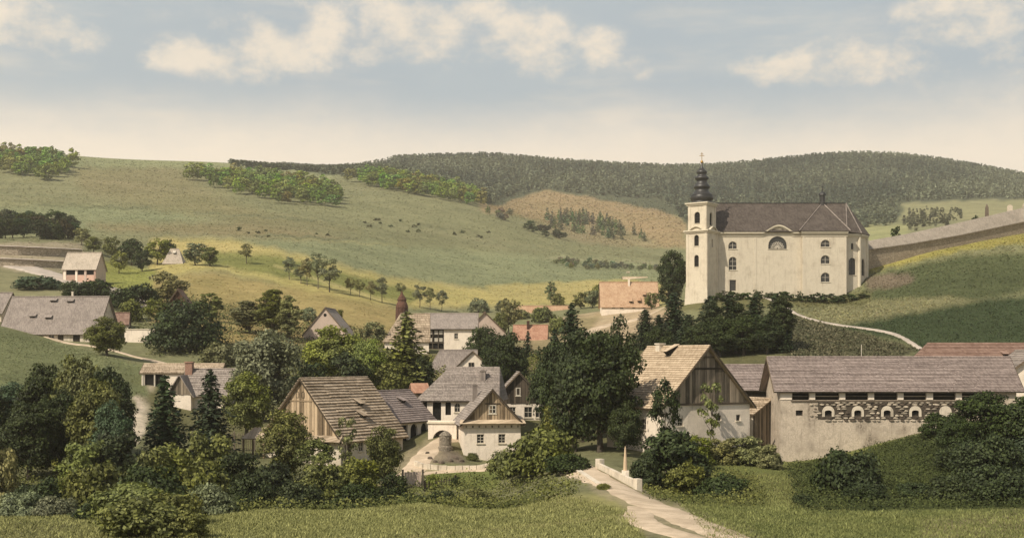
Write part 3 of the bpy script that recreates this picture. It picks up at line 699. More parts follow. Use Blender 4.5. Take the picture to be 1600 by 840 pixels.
for i in range(5):
    wl = Wall(AP[i], AP[i + 1]); aw.append(wl); h_ = wl.L / 2
    o = [(h_ - 1.0, h_ + 1.0, Zc(429), Zc(402), 'a')] if i in (0, 1) else []
    if i == 0: o.append((h_ - .3, h_ + .35, Zc(389), Zc(379), 'a'))
    wl.face(mb, -4, ze - .4, o, .4)
    for q in o: wl.window(church, q, (1, 2), 'iron', rev=.4, depth=.25)
mb.build('apse_wall', M['church'], church)
for q, b in ((nave_ops[0], (1, 1)), (nave_ops[1], (1, 2))): fw.window(church, q, b, 'frame', rev=.45, depth=.3, t=.11)
fw.window(church, nave_ops[2], (0, 1), 'wood_grey', rev=.45, depth=.3, name='door', sill=False)
lw = fw.window(church, nave_ops[3], (0, 0), 'iron', rev=.45, depth=.3)
g = MB(); uc = U(1215); v0 = Zc(388)
for k in range(9):      # fan of carved rays in the lunette
    a = math.pi * (k + .5) / 9
    for (r0, r1, w_) in ((.2, 1.15, .13), (1.1, 1.75, .10)):
        da = .13 if r0 > 1 else 0
        for sgn in ((-1, 1) if r0 > 1 else (0,)):
            p = [(uc + r0 * math.cos(a), v0 + r0 * math.sin(a)), (uc + r1 * math.cos(a + sgn * da), v0 + r1 * math.sin(a + sgn * da))]
            g.tube([fw.at(*p[0], -.28), fw.at(*p[1], -.28)], [w_, w_ * .6], 5)
g.build('ornament', M['frame'], lw)
for q in bay_ops: bay.window(church, q, (1, 1), 'frame', rev=.45, depth=.3, t=.10)
for k, (px0, px1, wl, uf) in enumerate(((1112, 1117, fw, U), (1178, 1182, fw, U), (1246, 1251.5, fw, U), (1252.5, 1256, bay, Ub), (1317, 1320.5, bay, Ub))):
    g = MB(); wl.box(g, uf(px0), uf(px1), -4, ze - .9, -.1, .06); g.build('pilaster', M['church'], church)
for i in (1, 2):
    g = MB(); a = AP[i]; g.lathe([(.42, -4), (.42, ze - 1.0)], 10, (a[0], a[1], 0)); g.build('pilaster', M['trim'], church)
# cornice: two stepped bands, swung up over the lunette
def cornice_path(px0, px1, y): return [(X(px0), y, ze), (X(px1), y, ze)]
arch = []
for i in range(0, 25):
    t = i / 24; px = 1191 + 50 * t
    arch.append((X(px), 0, ze + 1.75 * (.5 - .5 * math.cos(2 * math.pi * t)) ** .75))
def band(pts, drop, h, out, mb):
    for i in range(len(pts) - 1):
        a, b = Vector(pts[i]), Vector(pts[i + 1]); d = (b - a); n = Vector((d.y, -d.x, 0)).normalized() if abs(d.x) + abs(d.y) > 1e-6 else Vector((0, -1, 0))
        za, zb = Vector((0, 0, -drop)), Vector((0, 0, -drop - h))
        mb.add([a + zb - n * .3, b + zb - n * .3, b + zb + n * out, a + zb + n * out, a + za - n * .3, b + za - n * .3, b + za + n * out, a + za + n * out],
               [(0, 1, 2, 3), (7, 6, 5, 4), (3, 2, 6, 7), (1, 0, 4, 5), (0, 3, 7, 4), (2, 1, 5, 6)])
full = [(xl, 0, ze)] + arch + [(X(1251), 0, ze)]
g = MB(); band(full, .0, .42, .62, g); band(full, .425, .35, .3, g); band(full, 1.05, .16, .16, g)
bp = [(bx0 - .3, -1.1, ze), (bx1 + .3, -1.1, ze)]
band(bp, .003, .42, .6, g); band(bp, .428, .35, .28, g); band(bp, 1.053, .16, .14, g)
for i in range(3): 
    q = [(AP[i][0], AP[i][1], ze - .4), (AP[i + 1][0], AP[i + 1][1], ze - .4)]; band(q, .006, .42, .6, g); band(q, .43, .35, .28, g)
g.build('cornice', M['trim'], church)
g = MB()
for i in range(len(arch) - 1): g.poly([(arch[i][0], -.01, ze), (arch[i + 1][0], -.01, ze), (arch[i + 1][0], -.01, arch[i + 1][2]), (arch[i][0], -.01, arch[i][2])])
g.build('pediment', M['church'], church)
# roof
rg_l, rg_r = X(1126), xat(1322, CY + 8.5) - CX0; zl = ze + .02; e = -.75
FL, FR, BR, BL = (xl - .5, e, zl), (xr + .2, e, zl), (xr + .2, CW + .7, zl), (xl - .5, CW + .7, zl); RL, RR = (rg_l, 8.5, zr), (rg_r, 8.5, zr)
rf = MB(); slab(rf, [FL, FR, RR, RL], .25); slab(rf, [BR, BL, RL, RR], .25); slab(rf, [BL, FL, RL], .25)
AO = []
for i, (ax, ay) in enumerate(AP):
    d = Vector((ax - xr, (ay - 8.5))); d = d.normalized() * .8 if d.length else d; AO.append((ax + max(d.x, .2), ay + d.y, zl - .35))
AO[0] = FR; AO[-1] = BR
for i in range(5): slab(rf, [AO[i], AO[i + 1], RR], .25)
Tp = Vector((xat(1285, CY + 8.5) - CX0, 8.5, zr + .12)); b0 = Vector((bx0 - .9, -1.95, zl + .03)); b1 = Vector((bx1 + .75, -1.95, zl + .03)); c0 = Vector((bx0 - .9, -.2, zl + .1)); c1 = Vector((bx1 + .75, -.2, zl + .1))
rf.poly([b0, b1, Tp]); rf.poly([c0, b0, Tp]); rf.poly([b1, c1, Tp]); rf.poly([b1, b0, c0, c1])
croof = rf.build('roof', M['sh_brown'], church)
g = MB()
for i in range(len(arch) - 1):      # little eyebrow roof behind the swung cornice
    a, b = Vector(arch[i]), Vector(arch[i + 1]); la, lb = (a.z - ze) * 1.15 + .5, (b.z - ze) * 1.15 + .5
    u = Vector((0, 0, .04)); g.poly([a + u + Vector((0, -.7, 0)), b + u + Vector((0, -.7, 0)), b + u + Vector((0, lb, 0)), a + u + Vector((0, la, 0))])
g.build('eyebrow_roof', M['sh_brown'], croof)
for a, b in ((RL, RR), (FL, RL), (RR, AO[1]), (RR, FR), (tuple(b0), tuple(Tp)), (tuple(b1), tuple(Tp))):
    g = MB(); up = Vector((0, 0, .1)); g.tube([Vector(a) + up, Vector(b) + up], [.13, .13], 6); g.build('ridge_cap', M['sh_grey_far'] if a in (RR, FL) or b == tuple(Tp) else M['dome'], croof)
g = MB(); tx = Tp.x
g.lathe([(.95, zr - .6), (.95, zr + .25), (.72, zr + .4), (.72, zr + 2.0), (1.0, zr + 2.1), (.95, zr + 2.35), (.7, zr + 2.7), (.35, zr + 2.95), (.12, zr + 3.2), (.05, zr + 4.6)], 8, (tx, 8.5, 0))
tur = g.build('ridge_turret', M['dome'], church)
g = MB(); g.lathe([(.17, -.17), (.2, 0), (.17, .17)], 8, (tx, 8.5, zr + 3.5)); g.box(tx - .3, tx + .3, 8.47, 8.53, zr + 4.2, zr + 4.28); g.build('cross', M['iron'], tur)
# tower, set cornerwise
TX, TY = xat(1096, 305.5) - CX0, -1.2; TM = Matrix.Translation((TX, TY, 0)) @ Matrix.Rotation(R(-36), 4, 'Z')
zt0, zt1, zt2 = -4.5, Zc(363), zat(320, 305) - CB
def tower_part(s, z0, z1, front, right):
    h = s / 2; mb = MB()
    ws = [Wall(*(tuple((TM @ Vector((a, b, 0))).xy) for a, b in q)) for q in (((-h, -h), (h, -h)), ((h, -h), (h, h)), ((h, h), (-h, h)), ((-h, h), (-h, -h)))]
    for wl, o in zip(ws, (front, right, (), ())):
        wl.face(mb, z0, z1, o, .5)
    return mb, ws
h = 5.7 / 2
lo_ops_f = [(h - .62, h + .62, Zc(386), Zc(369), 'a'), (h - .62, h + .62, Zc(418), Zc(400), 'a')]; lo_ops_r = [(h - .35, h + .35, Zc(388), Zc(375), 'a')]
mb, lws = tower_part(5.7, zt0, zt1, lo_ops_f, lo_ops_r); tower = mb.build('tower_wall', M['church'], church)
h2 = 5.0 / 2; up_f = [(h2 - .75, h2 + .75, zt1 + 1.9, zt1 + 4.7, 'a')]; up_r = [(h2 - .75, h2 + .75, zt1 + 1.4, zt1 + 4.6, 'a')]
mb, uws = tower_part(5.0, zt1, zt2, up_f, up_r); belf = mb.build('belfry_wall', M['church'], church)
for q in lo_ops_f: lws[0].window(church, q, (0, 2), 'iron', rev=.5, depth=.35, pane='dark', surround=None)
lws[1].window(church, lo_ops_r[0], (0, 1), 'iron', rev=.5, depth=.35, pane='dark')
uws[0].window(church, up_f[0], (1, 3), 'iron', rev=.5, depth=.35, pane='dark'); uws[1].window(church, up_r[0], (1, 3), 'iron', rev=.5, depth=.35, pane='dark')
def ring_cornice(s, z, out, hgt):
    pts = [TM @ Vector((a * s / 2, b * s / 2, z)) for a, b in ((-1, -1), (1, -1), (1, 1), (-1, 1))]
    mb = MB(); r0 = s / 2 + out
    q = [TM @ Vector((a * r0, b * r0, z)) for a, b in ((-1, -1), (1, -1), (1, 1), (-1, 1))]; mb.prism(q, (0, 0, hgt)); return mb
g = ring_cornice(5.7, zt1 - .1, .55, .3); g2 = ring_cornice(5.7, zt1 - .45, .28, .345); g.v += []; base = len(g.v); g.add(g2.v, g2.f); g.build('tower_cornice', M['trim'], church)
g = ring_cornice(5.0, zt2, .60, .3); g2 = ring_cornice(5.0, zt2 - .4, .3, .395); g.add(g2.v, g2.f); g.build('tower_cornice', M['trim'], church)
for wl in lws[:2]:      # swung pediment over the front faces of the shaft
    g = MB(); n = 12; pts = []
    for i in range(n + 1):
        t = i / n; pts.append((wl.L * (.12 + .76 * t), zt1 + 1.05 * math.sin(math.pi * t) ** 1.2 - .05))
    for i in range(n):
        (a, za), (b, zb) = pts[i], pts[i + 1]
        g.prism([wl.at(a, za, .5), wl.at(b, zb, .5), wl.at(b, zb + .22, .5), wl.at(a, za + .22, .5)], wl.nrm * -.9, 1)
        g.prism([wl.at(a, zt1 - .3, .1), wl.at(b, zt1 - .3, .1), wl.at(b, zb, .1), wl.at(a, za, .1)], wl.nrm * -.4)
    g.build('tower_pediment', [M['church'], M['trim']], church)
for wl, s in ((lws[0], 5.7), (lws[1], 5.7), (uws[0], 5.0), (uws[1], 5.0)):
    za, zb = (zt0, zt1 - .5) if s > 5.5 else (zt1 + .25, zt2 - .45)
    for q in ((.02, .75), (s - .75, s - .02)): g = MB(); wl.box(g, *q, za, zb, -.1, .09); g.build('pilaster', M['church'], church)
g = MB(); q = [TM @ Vector((a * 3.25, b * 3.25, zt0)) for a, b in ((-1, -1), (1, -1), (1, 1), (-1, 1))]; q2 = [TM @ Vector((a * 2.95, b * 2.95, 2.0)) for a, b in ((-1, -1), (1, -1), (1, 1), (-1, 1))]
g.add(q + q2, [(0, 1, 5, 4), (1, 2, 6, 5), (2, 3, 7, 6), (3, 0, 4, 7), (4, 5, 6, 7)]); g.build('plinth', M['church'], church)
g = MB(); zd = zt2 + .3; s_ = .047
prof = [(64, -.1), (62, 5), (50, 9), (55, 14), (60, 24), (60, 34), (57, 42), (48, 52), (38, 62), (34, 72), (36, 76), (42, 82), (43, 88), (38, 97), (29, 106), (26, 118), (28, 122), (36, 127), (37, 134), (33, 140), (24, 146), (22, 152), (26, 158), (28, 164), (25, 171), (16, 177), (10, 183), (7, 190), (4, 200), (2.6, 214)]
TC = TM @ Vector((0, 0, 0))
g.lathe([(r * s_, zd + z * s_) for r, z in prof], 24, (TC.x, TC.y, 0)); dome = g.build('onion_dome', M['dome'], church, True)
for r, z in ((57, 42), (34, 74), (26, 120), (22, 155)):
    g = MB(); g.lathe([(r * s_ + .09, zd + z * s_ - .07), (r * s_ + .09, zd + z * s_ + .07)], 24, (TC.x, TC.y, 0)); g.build('moulding', M['dome'], dome)
zb = zd + 218 * s_
g = MB(); g.lathe([(.02, -.40), (.28, -.28), (.40, 0), (.28, .28), (.02, .40)], 14, (TC.x, TC.y, zb)); g.build('orb', M['gold'], church, True)
g = MB(); g.box(TC.x - .07, TC.x + .07, TC.y - .05, TC.y + .05, zb + .35, zb + 2.4); g.box(TC.x - .62, TC.x + .62, TC.y - .053, TC.y + .053, zb + 1.45, zb + 1.58); g.box(TC.x - .38, TC.x + .38, TC.y - .056, TC.y + .056, zb + 1.9, zb + 2.0); g.build('cross', M['gold'], church)
# ------------------------------------------------------------------ village houses
def hx(px, Y, yaw, dl): return None
def front_center(px, Yf, yaw, L):
    """centre column and distance of a house whose near gable stands at column px, Yf metres away"""
    x = xat(px, Yf) + L / 2 * math.cos(R(yaw)); y = Yf + L / 2 * math.sin(R(yaw)); return 800 + F * x / y, y
G_ = 'houses of the upper village'
# long grey house on the left
rt, wl, rf = house('house', 'long low house with a huge grey shingle roof above the left grass slope', 'house', 95, 250, -3, 19.4, 11.5, zat(517, 244), zat(464, 250), 'plaster_dirty', 'sh_grey_far',
    ops={'front': [((9.6, 10.8, -1.5, -.4), 'w', dict(bars=(1, 1))), ((11.5, 12.7, -2.1, -.2), 'd'), ((14.6, 16.0, -2.2, -.2), 'd'), ((16.8, 17.8, -1.5, -.5), 'w')]}, oe=.6, rel=True, sink=4)
L, W = 19.4, 11.5
for u, t in ((-.22, .40), (-.05, .36), (-.06, .86), (.12, .84)):
    p, d, n = slope_pt(rt, L, W, u, t); dormer(rf, p, d, n, 1.3, .35, M['sh_grey_far'])
chimney(rt, 2.2, .6, 6, rt['hr'] + 1.0, .35, 'plaster_dirty')
house('barn', 'grey boarded barn cut by the left edge of the photo', 'barn', -42, 257, -2, 16, 9, zat(487, 252.5), zat(458, 257), 'plaster_dirty', 'sh_grey_far', oe=.5,
      ops={'front': [((11.5, 15.2, 0, 1.5), 'o')]})
house('shed', 'small shed with a faded red roof beside the long grey house', 'shed', 184, 263, 12, 4.6, 4, zat(505, 260), zat(489, 263), 'plaster_dirty', 'tile_brown', og=.2, oe=.3)
# brick loggia
rt, wl, rf = house('lodge', 'small brick lodge with an open arcade under a pale roof by the upper left road', 'lodge', 132, 352, -4, 9.6, 7, zat(418, 348), zat(395, 352), 'plaster_pink', 'sh_beige_far',
    ops={'front': [((1.0, 3.6, -2.0, -.15), 'o'), ((4.3, 6.2, -2.0, -.15), 'o'), ((6.9, 9.0, -2.0, -.15), 'o')]}, og=.3, rel=True, sink=3)
he = rt['he']
for u0, u1, mt in ((.25, .95, 'plaster'), (3.65, 4.25, 'plaster'), (6.25, 6.85, 'plaster_pink'), (9.05, 9.58, 'brick_pale')):
    g = MB(); wl['front'].box(g, u0, u1, -3, he - .1, -.05, .12); g.build('pillar', M[mt], rt)
for u0, u1 in ((1.0, 3.6), (4.3, 6.2), (6.9, 9.0)):
    g = MB(); wl['front'].box(g, u0, u1, -3, he - 2.05, -.05, .06); g.build('parapet', M['brick_pale'], rt)
rt, wl, rf = house('cottage', 'tiny far cottage with a pale hipped roof between the left orchard trees', 'cottage', 273, 425, 3, 6.2, 6, zat(409, 422), zat(389, 425), 'plaster_dirty', 'sh_beige_far', hip=(1.6, 1.6), oe=.5)
p, d, n = slope_pt(rt, 6.2, 6, .02, .62); dormer(rf, p, d, n, .8, .5, M['frame'])
house('cottage', 'rust-brown gable peeping out of dark trees above the big round tree', 'cottage', *front_center(278, 284, 96, 7), 96, 7, 6.2, zat(482, 284), zat(452, 284), 'plaster_pink', 'tile_brown', gl='plank', plankm='rust', nplank=12, og=.5)
# long yard building with the chimney (left middle)
rt, wl, rf = house('outbuilding', 'low white yard building with a flat tan roof behind two spruces', 'outbuilding', 288, 203, 2, 12.6, 5, zat(582, 200.5), zat(569, 203), 'plaster', 'sh_tan', og=.3, oe=.3, nc=6,
    ops={'front': [((.5, 3.4, -2.3, -.25), 'o'), ((8.0, 9.0, -2.0, -.8), 'w')]}, sink=5, rel=True)
for u in (.1, 2.0): g = MB(); wl['front'].box(g, u, u + .22, -2, rt['he'], -.05, .12); g.build('post', M['frame'], rt)
rt, wl, rf = house('house', 'white house with a grey board roof and brick chimney between two spruces', 'house', 330, 197, -2, 7.6, 6.4, zat(615, 193.5), zat(577, 197), 'plaster', 'sh_grey', og=.3, oe=.4, nc=15, split=2, sink=5)
chimney(rt, -3.4, -.3, rt['he'] + 1, rt['hr'] + 1.1, 1.1, 'brick')
ga = Wall((-5.4, -4.6), (-1.9, -4.6)); hz0 = rt['he'] - .1; za = hz0 + 2.9
gb = MB(); gb.prism([ga.at(0, -5), ga.at(3.5, -5), ga.at(3.5, hz0), ga.at(0, hz0)], (0, 3.2, 0)); gb.build('wing_wall', M['plaster'], rt)
plank_gable(rt, ga, hz0, za, 9, M['wood_grey'], seed=4, half=1.9)
g = MB(); 
for s_ in (-1, 1): slab(g, [ga.at(1.75 + s_ * 2.2, hz0 - .45, .4), ga.at(1.75, za + .1, .4), ga.at(1.75, za + .1, -4), ga.at(1.75 + s_ * 2.2, hz0 - .45, -4)][::(1 if s_ > 0 else -1)], .12)
g.build('wing_roof', M['sh_grey'], rt)
w_ = empty('garden_wall', (xat(194, 247), 247, gzp(194, 247)), R(-3), 'plain whitewashed yard wall right of the long grey house', 'wall')
g = MB(); g.box(0, 9.5, 0, .5, -1.5, zat(515, 247) - gzp(194, 247)); g.build('wall', M['plaster'], w_); g = MB(); g.box(-.1, 9.6, -.1, .6, zat(515, 247) - gzp(194, 247) + .003, zat(513.5, 247) - gzp(194, 247)); g.build('coping', M['trim'], w_)
# upper village
rt, wl, rf = house('house', 'cream gabled house with a little round attic hole behind the bright green tree', 'house', *front_center(508, 258, 86, 10), 86, 10, 9.2, zat(522, 258), zat(481, 258), 'plaster_pink', 'sh_grey_far', og=.15, oe=.3)
g = MB(); 
for k in range(12):
    pass
a_ = [wl['gl'].at(4.6 + .34 * math.cos(2 * math.pi * k / 14), rt['hr'] - 1.45 + .34 * math.sin(2 * math.pi * k / 14), .02) for k in range(14)]
g.prism(a_, wl['gl'].nrm * -.1); g.build('attic_hole', M['dark'], rt)
rt, wl, rf = house('house', 'hipped brown-grey roofed house beside the rust-brown turret', 'house', 636, 279, 4, 9.8, 9, zat(531, 274), zat(490.5, 279), 'plaster', 'sh_tan', hip=(3.4, 0), nc=12, oe=.4, og=.3, ops={'front': [((5.5, 6.4, .3, 1.5), 'w')]})
t_ = empty('turret', (xat(628, 285), 285, gzp(628, 285)), 0, 'rust-brown rounded turret with a bulbous cap rising above the village roofs', 'turret'); b_ = t_.location.z
z0, z1 = zat(497, 285) - b_, zat(460, 285) - b_
g = MB(); g.lathe([(1.5, -1), (1.5, z0), (1.4, z0 + 2.2)], 12); g.build('drum', M['rust'], t_)
g = MB(); g.lathe([(1.4, z0 + 2.2), (1.45, z0 + 2.5), (1.3, z0 + 3.2), (.95, z0 + 3.9), (1.1, z0 + 4.3), (.75, z0 + 4.9), (.3, z1 + .1), (.05, z1 + .9)], 12); g.build('cap', M['rust'], t_)
rt, wl, rf = house('house', 'two storey white house with a dark timber gallery under a grey roof', 'house', 706, 292, 1, 11.8, 9, zat(511, 287), zat(490, 292), 'plaster', 'sh_grey_far', oe=.6, og=.4, sink=2.5,
    ops={'front': [((.3, 4.1, zat(547, 287) - gzp(706, 292), zat(512.5, 287) - gzp(706, 292)), 'o'), ((6.6, 7.5, zat(529, 287) - gzp(706, 292), zat(520, 287) - gzp(706, 292)), 'w', dict(bars=(1, 1)))]})
b_ = gzp(706, 292); F2 = wl['front']
for u in (.3, 1.5, 2.8, 4.0): g = MB(); F2.box(g, u, u + .16, zat(547, 287) - b_, zat(512.5, 287) - b_, -.18, .05); g.build('gallery_post', M['wood_dark'], rt)
for py in (524.5, 536, 546): g = MB(); F2.box(g, .2, 4.2, zat(py, 287) - b_, zat(py - 1.6, 287) - b_, -.2, .09); g.build('gallery_rail', M['wood_dark'], rt)
for u in (.65, 2.0, 3.1):
    for py in (530.5, 518.8): g = MB(); F2.box(g, u, u + .78, zat(py + 3, 287) - b_, zat(py - 3, 287) - b_, -.16, -.06); g.build('shutter', M['frame'], rt)
house('house', 'pale pink gable of a house half hidden right of the timber gallery', 'house', *front_center(758, 297, 94, 9), 94, 9, 10, zat(520, 297), zat(488, 297), 'plaster_pink', 'tile_brown', og=.3, oe=.5)
house('house', 'broad orange roofed house behind young trees in the valley', 'house', 846, 404, 0, 17.5, 9, zat(503, 400), zat(478, 404), 'plaster_pink', 'tile_orange', og=.4)
rt, wl, rf = house('cottage', 'cottage with a bright brick-red roof and a thin chimney', 'cottage', 829, 331, -4, 8.8, 7, zat(529, 327), zat(508, 331), 'plaster_pink', 'tile_red', og=.3)
chimney(rt, -.6, -.8, 2.5, rt['hr'] + 1.0, .7, 'rust')
rt, wl, rf = house('farmhouse', 'farmhouse with a wide orange tiled roof below the church', 'house', 982, 368, -1, 16.4, 9, zat(477, 363.5), zat(441, 368), 'plaster', 'tile_orange', gl='plank', plankm='wood_dark', nplank=14, og=.5, oe=.4,
    ops={'front': [((3.0, 4.0, .7, 1.7), 'w'), ((5.4, 6.4, .5, 1.7), 'w'), ((9.0, 9.9, .6, 1.6), 'w'), ((12, 12.9, .6, 1.6), 'w')]})
chimney(rt, .1, -.5, 5, rt['hr'] + .9, .55, 'plaster')
for u, t in ((.27, .40), (.17, .14), (.31, .13), (.02, .12)): p, d, n = slope_pt(rt, 16.4, 9, u, t); dormer(rf, p, d, n, .9, .7, M['tile_orange'])
rt, wl, rf = house('house', 'tiny far pale house peeping over the orange farmhouse roof', 'house', 992, 640, 3, 12.5, 8, zat(440, 637), zat(432.5, 640), 'plaster', 'sh_beige')
chimney(rt, -3.5, 0, 3, rt['hr'] + 2.6, 1.6, 'plaster')
# centre of the village
rt, wl, rf = house('house', 'grey hipped house standing uphill behind the courtyard house', 'house', 705, 229, 0, 9.6, 9, zat(592, 224), zat(547.5, 229), 'plaster', 'sh_grey_far', hip=(2.6, 0), oe=.4, og=.1)
rt, wl, rf = house('house', 'white gable with one small dark attic window behind the courtyard house', 'house', *front_center(739, 219, 93, 8), 93, 8, 6.6, zat(576, 219), zat(549, 219), 'plaster', 'sh_grey_far', og=.25, oe=.3)
wl['gl'].window(rt, wr(2.5, 3.5, rt['he'] + .3, rt['he'] + 1.15), (1, 0), 'wood_grey', depth=-.08, rev=.1)
yb = zat(655, 171)
rt, wl, rf = house('house', 'courtyard house with a broad hipped grey shingle roof', 'house', 723, 179, -6, 10.8, 10.6, zat(622, 174), zat(575, 179), 'plaster', 'sh_grey', hip=(3.4, .01), oe=.55, nc=22, cseed=8, sink=3, base=yb,
    ops={'front': [((.5, 1.1, .6, 2.4), 'o'), ((1.9, 3.1, -.4, 2.6), 'o'), ((3.7, 4.5, .5, 2.5, 'a'), 'o'), ((5.0, 5.8, .9, 2.2, 'a'), 'w', dict(bars=(1, 1))), ((6.8, 7.8, .9, 2.2), 'w')]})
chimney(rt, 3.2, -2.0, rt['he'] + 1, rt['he'] + 3.8, .8, 'sh_grey')
rt, wl, rf = house('house', 'white house with a dark weathered board gable right of the small white house', 'house', *front_center(811, 186, 95, 10), 95, 10, 8.8, zat(630, 186), zat(582, 186), 'plaster', 'sh_grey', gl='plank', plankm='wood_dark', nplank=20, og=.55, oe=.9, nc=18, sink=3,
    ops={'gl': [((3.0, 3.9, .6, 1.9), 'w'), ((5.2, 6.4, .3, 1.9), 'w'), ((6.9, 8.0, .3, 1.8), 'w'), ((1.2, 2.0, .6, 1.8), 'w')]}, base=zat(655, 186))
wl['gl'].window(rt, wr(3.9, 4.6, rt['he'] + 1.2, rt['he'] + 2.4), (0, 0), 'frame', depth=-.12, rev=.1, t=.12)
# small white house, nearest of the village
fc = front_center(769, 157, 98, 9.5)
rt, wl, rf = house('house', 'small white house with a tan board gable and two barred front windows', 'house', *fc, 98, 9.5, 7.3, zat(658, 157), zat(608.5, 157), 'plaster', 'sh_grey', gl='plank', plankm='wood_tan', nplank=22, og=.55, oe=.55, nc=18, split=2, cseed=4, sink=2.5, base=zat(717, 157),
    ops={'gl': [((1.7, 2.62, 2.05, 3.2), 'w', dict(bars=(1, 2), t=.06, rev=.2)), ((4.45, 5.35, 2.05, 3.2), 'w', dict(bars=(1, 2), t=.06, rev=.2))], 'back': [((.7, 1.5, .2, 2.0), 'd'), ((3.2, 3.9, 1.9, 2.8), 'w')]})
he = rt['he']; gw = wl['gl']
gw.window(rt, wr(3.2, 4.15, he + 1.0, he + 2.1), (1, 1), 'frame', depth=-.12, rev=.1, t=.1)
g = MB(); gw.box(g, 2.75, 4.65, he + 2.2, he + 2.34, .02, .16); g.build('beam', M['beam'], rt)
g = MB(); slab(g, [gw.at(-.6, he - .22, .75), gw.at(gw.L + .6, he - .22, .75), gw.at(gw.L + .4, he + .25, .06), gw.at(-.4, he + .25, .06)], .1); pr = g.build('pent_roof', M['sh_beige'], rt)
g = MB(); gw.box(g, 0, gw.L, he - .9, he - .78, -.05, .07); g.build('string_course', M['trim'], rt)
for k in range(9):
    g = MB(); u = .35 + k * (gw.L - .7) / 8; gw.box(g, u - .09, u + .09, he - .77, he - .5, -.05, .1); g.build('corbel', M['wood_grey'], rt)
chimney(rt, 2.5, 1.4, he + 1.5, rt['hr'] + .45, .6, 'sh_grey')
# the old board-roofed barn and its arcaded annex
fc = front_center(472, 153, 58, 12.4)
rt, wl, rf = house('barn', 'old wooden barn with a sagging board roof and plank gable', 'barn', *fc, 58, 12.4, 12.4, zat(690, 151) + .55, zat(592, 153), 'plaster_dirty', 'sh_tan', gl='plank', plankm='wood_tan', nplank=30, og=.45, oe=.55, nc=22, split=4, cseed=2, coursename='roof_board', jit=.07, courseth=.17, sink=3,
    ops={'gl': [((5.4, 6.5, 1.0, 2.3), 'w', dict(bars=(1, 0), frame='wood_grey')), ((9.6, 10.5, .9, 2.1), 'o'), ((1.6, 2.6, 1.0, 2.3), 'w', dict(frame='wood_grey'))], 'front': [((1.2, 2.0, .2, 2.3), 'd'), ((3.4, 4.3, .9, 2.0), 'w'), ((7.4, 8.3, .9, 2.0), 'w')]})
L, W = 12.4, 12.4; gw = wl['gl']; he = rt['he']
for u, t in ((.10, .50), (.02, .29)): p, d, n = slope_pt(rt, L, W, u, t); dormer(rf, p, d, n, 1.0, .55, M['sh_tan'])
g = MB(); slab(g, [gw.at(-.5, he - .45, .9), gw.at(gw.L + .5, he - .45, .9), gw.at(gw.L + .3, he + .25, .07), gw.at(-.3, he + .25, .07)], .12); pr = g.build('pent_roof', M['sh_tan'], rt)
for u0 in (5.55, 6.45): gw.window(rt, wr(u0 - .22, u0 + .22, rt['hr'] - 2.3, rt['hr'] - 1.5, 'a'), (0, 0), 'wood_dark', pane='dark', depth=-.12, rev=.05, sill=False, t=.05)
g = MB(); gw.box(g, 4.1, 8.3, rt['hr'] - 2.75, rt['hr'] - 2.6, .02, .14); g.build('beam', M['wood_tan'], rt)
wx = wl['gl']; q = rt.matrix_world
rt2, wl2, rf2 = house('annex', 'arcaded annex with a grey shingle roof joined to the old barn', 'annex', 604, 169, 60, 10.5, 8, zat(659, 166) + .35, zat(611.5, 168), 'plaster', 'sh_mauve', og=.4, oe=.5, nc=15, split=2, cseed=6, sink=3,
    ops={'front': [((3.0, 4.6, -.5, 2.2), 'o'), ((5.2, 6.9, -.5, 2.3, 'a'), 'o'), ((7.7, 9.3, -.5, 2.3, 'a'), 'o')]})
p, d, n = slope_pt(rt2, 10.5, 8, .12, .55); dormer(rf2, p, d, n, .9, .5, M['sh_mauve'])
# gateway with the arch, terrace behind it
t_ = empty('gateway', (xat(691, 163), 163, zat(691, 163)), R(-8), 'white wall with a broad arch opening at the end of the lane', 'gateway')
aw_ = Wall((-1.9, 0), (1.9, 0)); g = MB(); op = wr(.6, 3.3, -1, 1.65, 'a'); aw_.face(g, -1.2, 2.5, [op], .6)
g.poly([aw_.at(0, 2.5), aw_.at(3.8, 2.5), aw_.at(3.8, 2.5, -.6), aw_.at(0, 2.5, -.6)]); g.poly([aw_.at(0, -1.2), aw_.at(0, 2.5), aw_.at(0, 2.5, -.6), aw_.at(0, -1.2, -.6)]); g.poly([aw_.at(3.8, -1.2), aw_.at(3.8, -1.2, -.6), aw_.at(3.8, 2.5, -.6), aw_.at(3.8, 2.5)])
g.build('wall', M['plaster'], t_)
g = MB(); aw_.box(g, .6, 3.4, -1.2, 2.5, -1.6, -1.5); g.build('gate_leaf', M['wood_grey'], t_)
g = MB(); aw_.box(g, -.15, 3.95, 2.503, 2.7, -.75, .15); g.build('coping', M['trim'], t_)
g = MB(); aw_.box(g, -.1, 3.9, 2.703, 2.9, -.7, -.35); g.build('upper_coping', M['plaster'], t_)
t_ = empty('shed', (xat(655, 184), 184, zat(642, 184)), R(15), 'little open shed with a pink tiled roof behind the arcaded annex', 'shed')
h_ = zat(612, 184) - t_.location.z
for sx in (-1.2, 1.2):
    for sy in (-1, 1): g = MB(); g.box(sx - .1, sx + .1, sy - .1, sy + .1, -2, h_); g.build('post', M['wood_grey'], t_)
g = MB(); slab(g, [(-1.5, -1.4, h_ - .1), (1.5, -1.4, h_ - .1), (1.3, 0, h_ + 1.35), (-1.3, 0, h_ + 1.35)], .12); slab(g, [(1.5, 1.4, h_ - .1), (-1.5, 1.4, h_ - .1), (-1.3, 0, h_ + 1.35), (1.3, 0, h_ + 1.35)], .12); g.build('roof', M['tile_red'], t_)
g = MB(); g.box(-1.3, 1.3, .9, 1.02, -2, h_ - .01); g.build('back_wall', M['wood_dark'], t_)
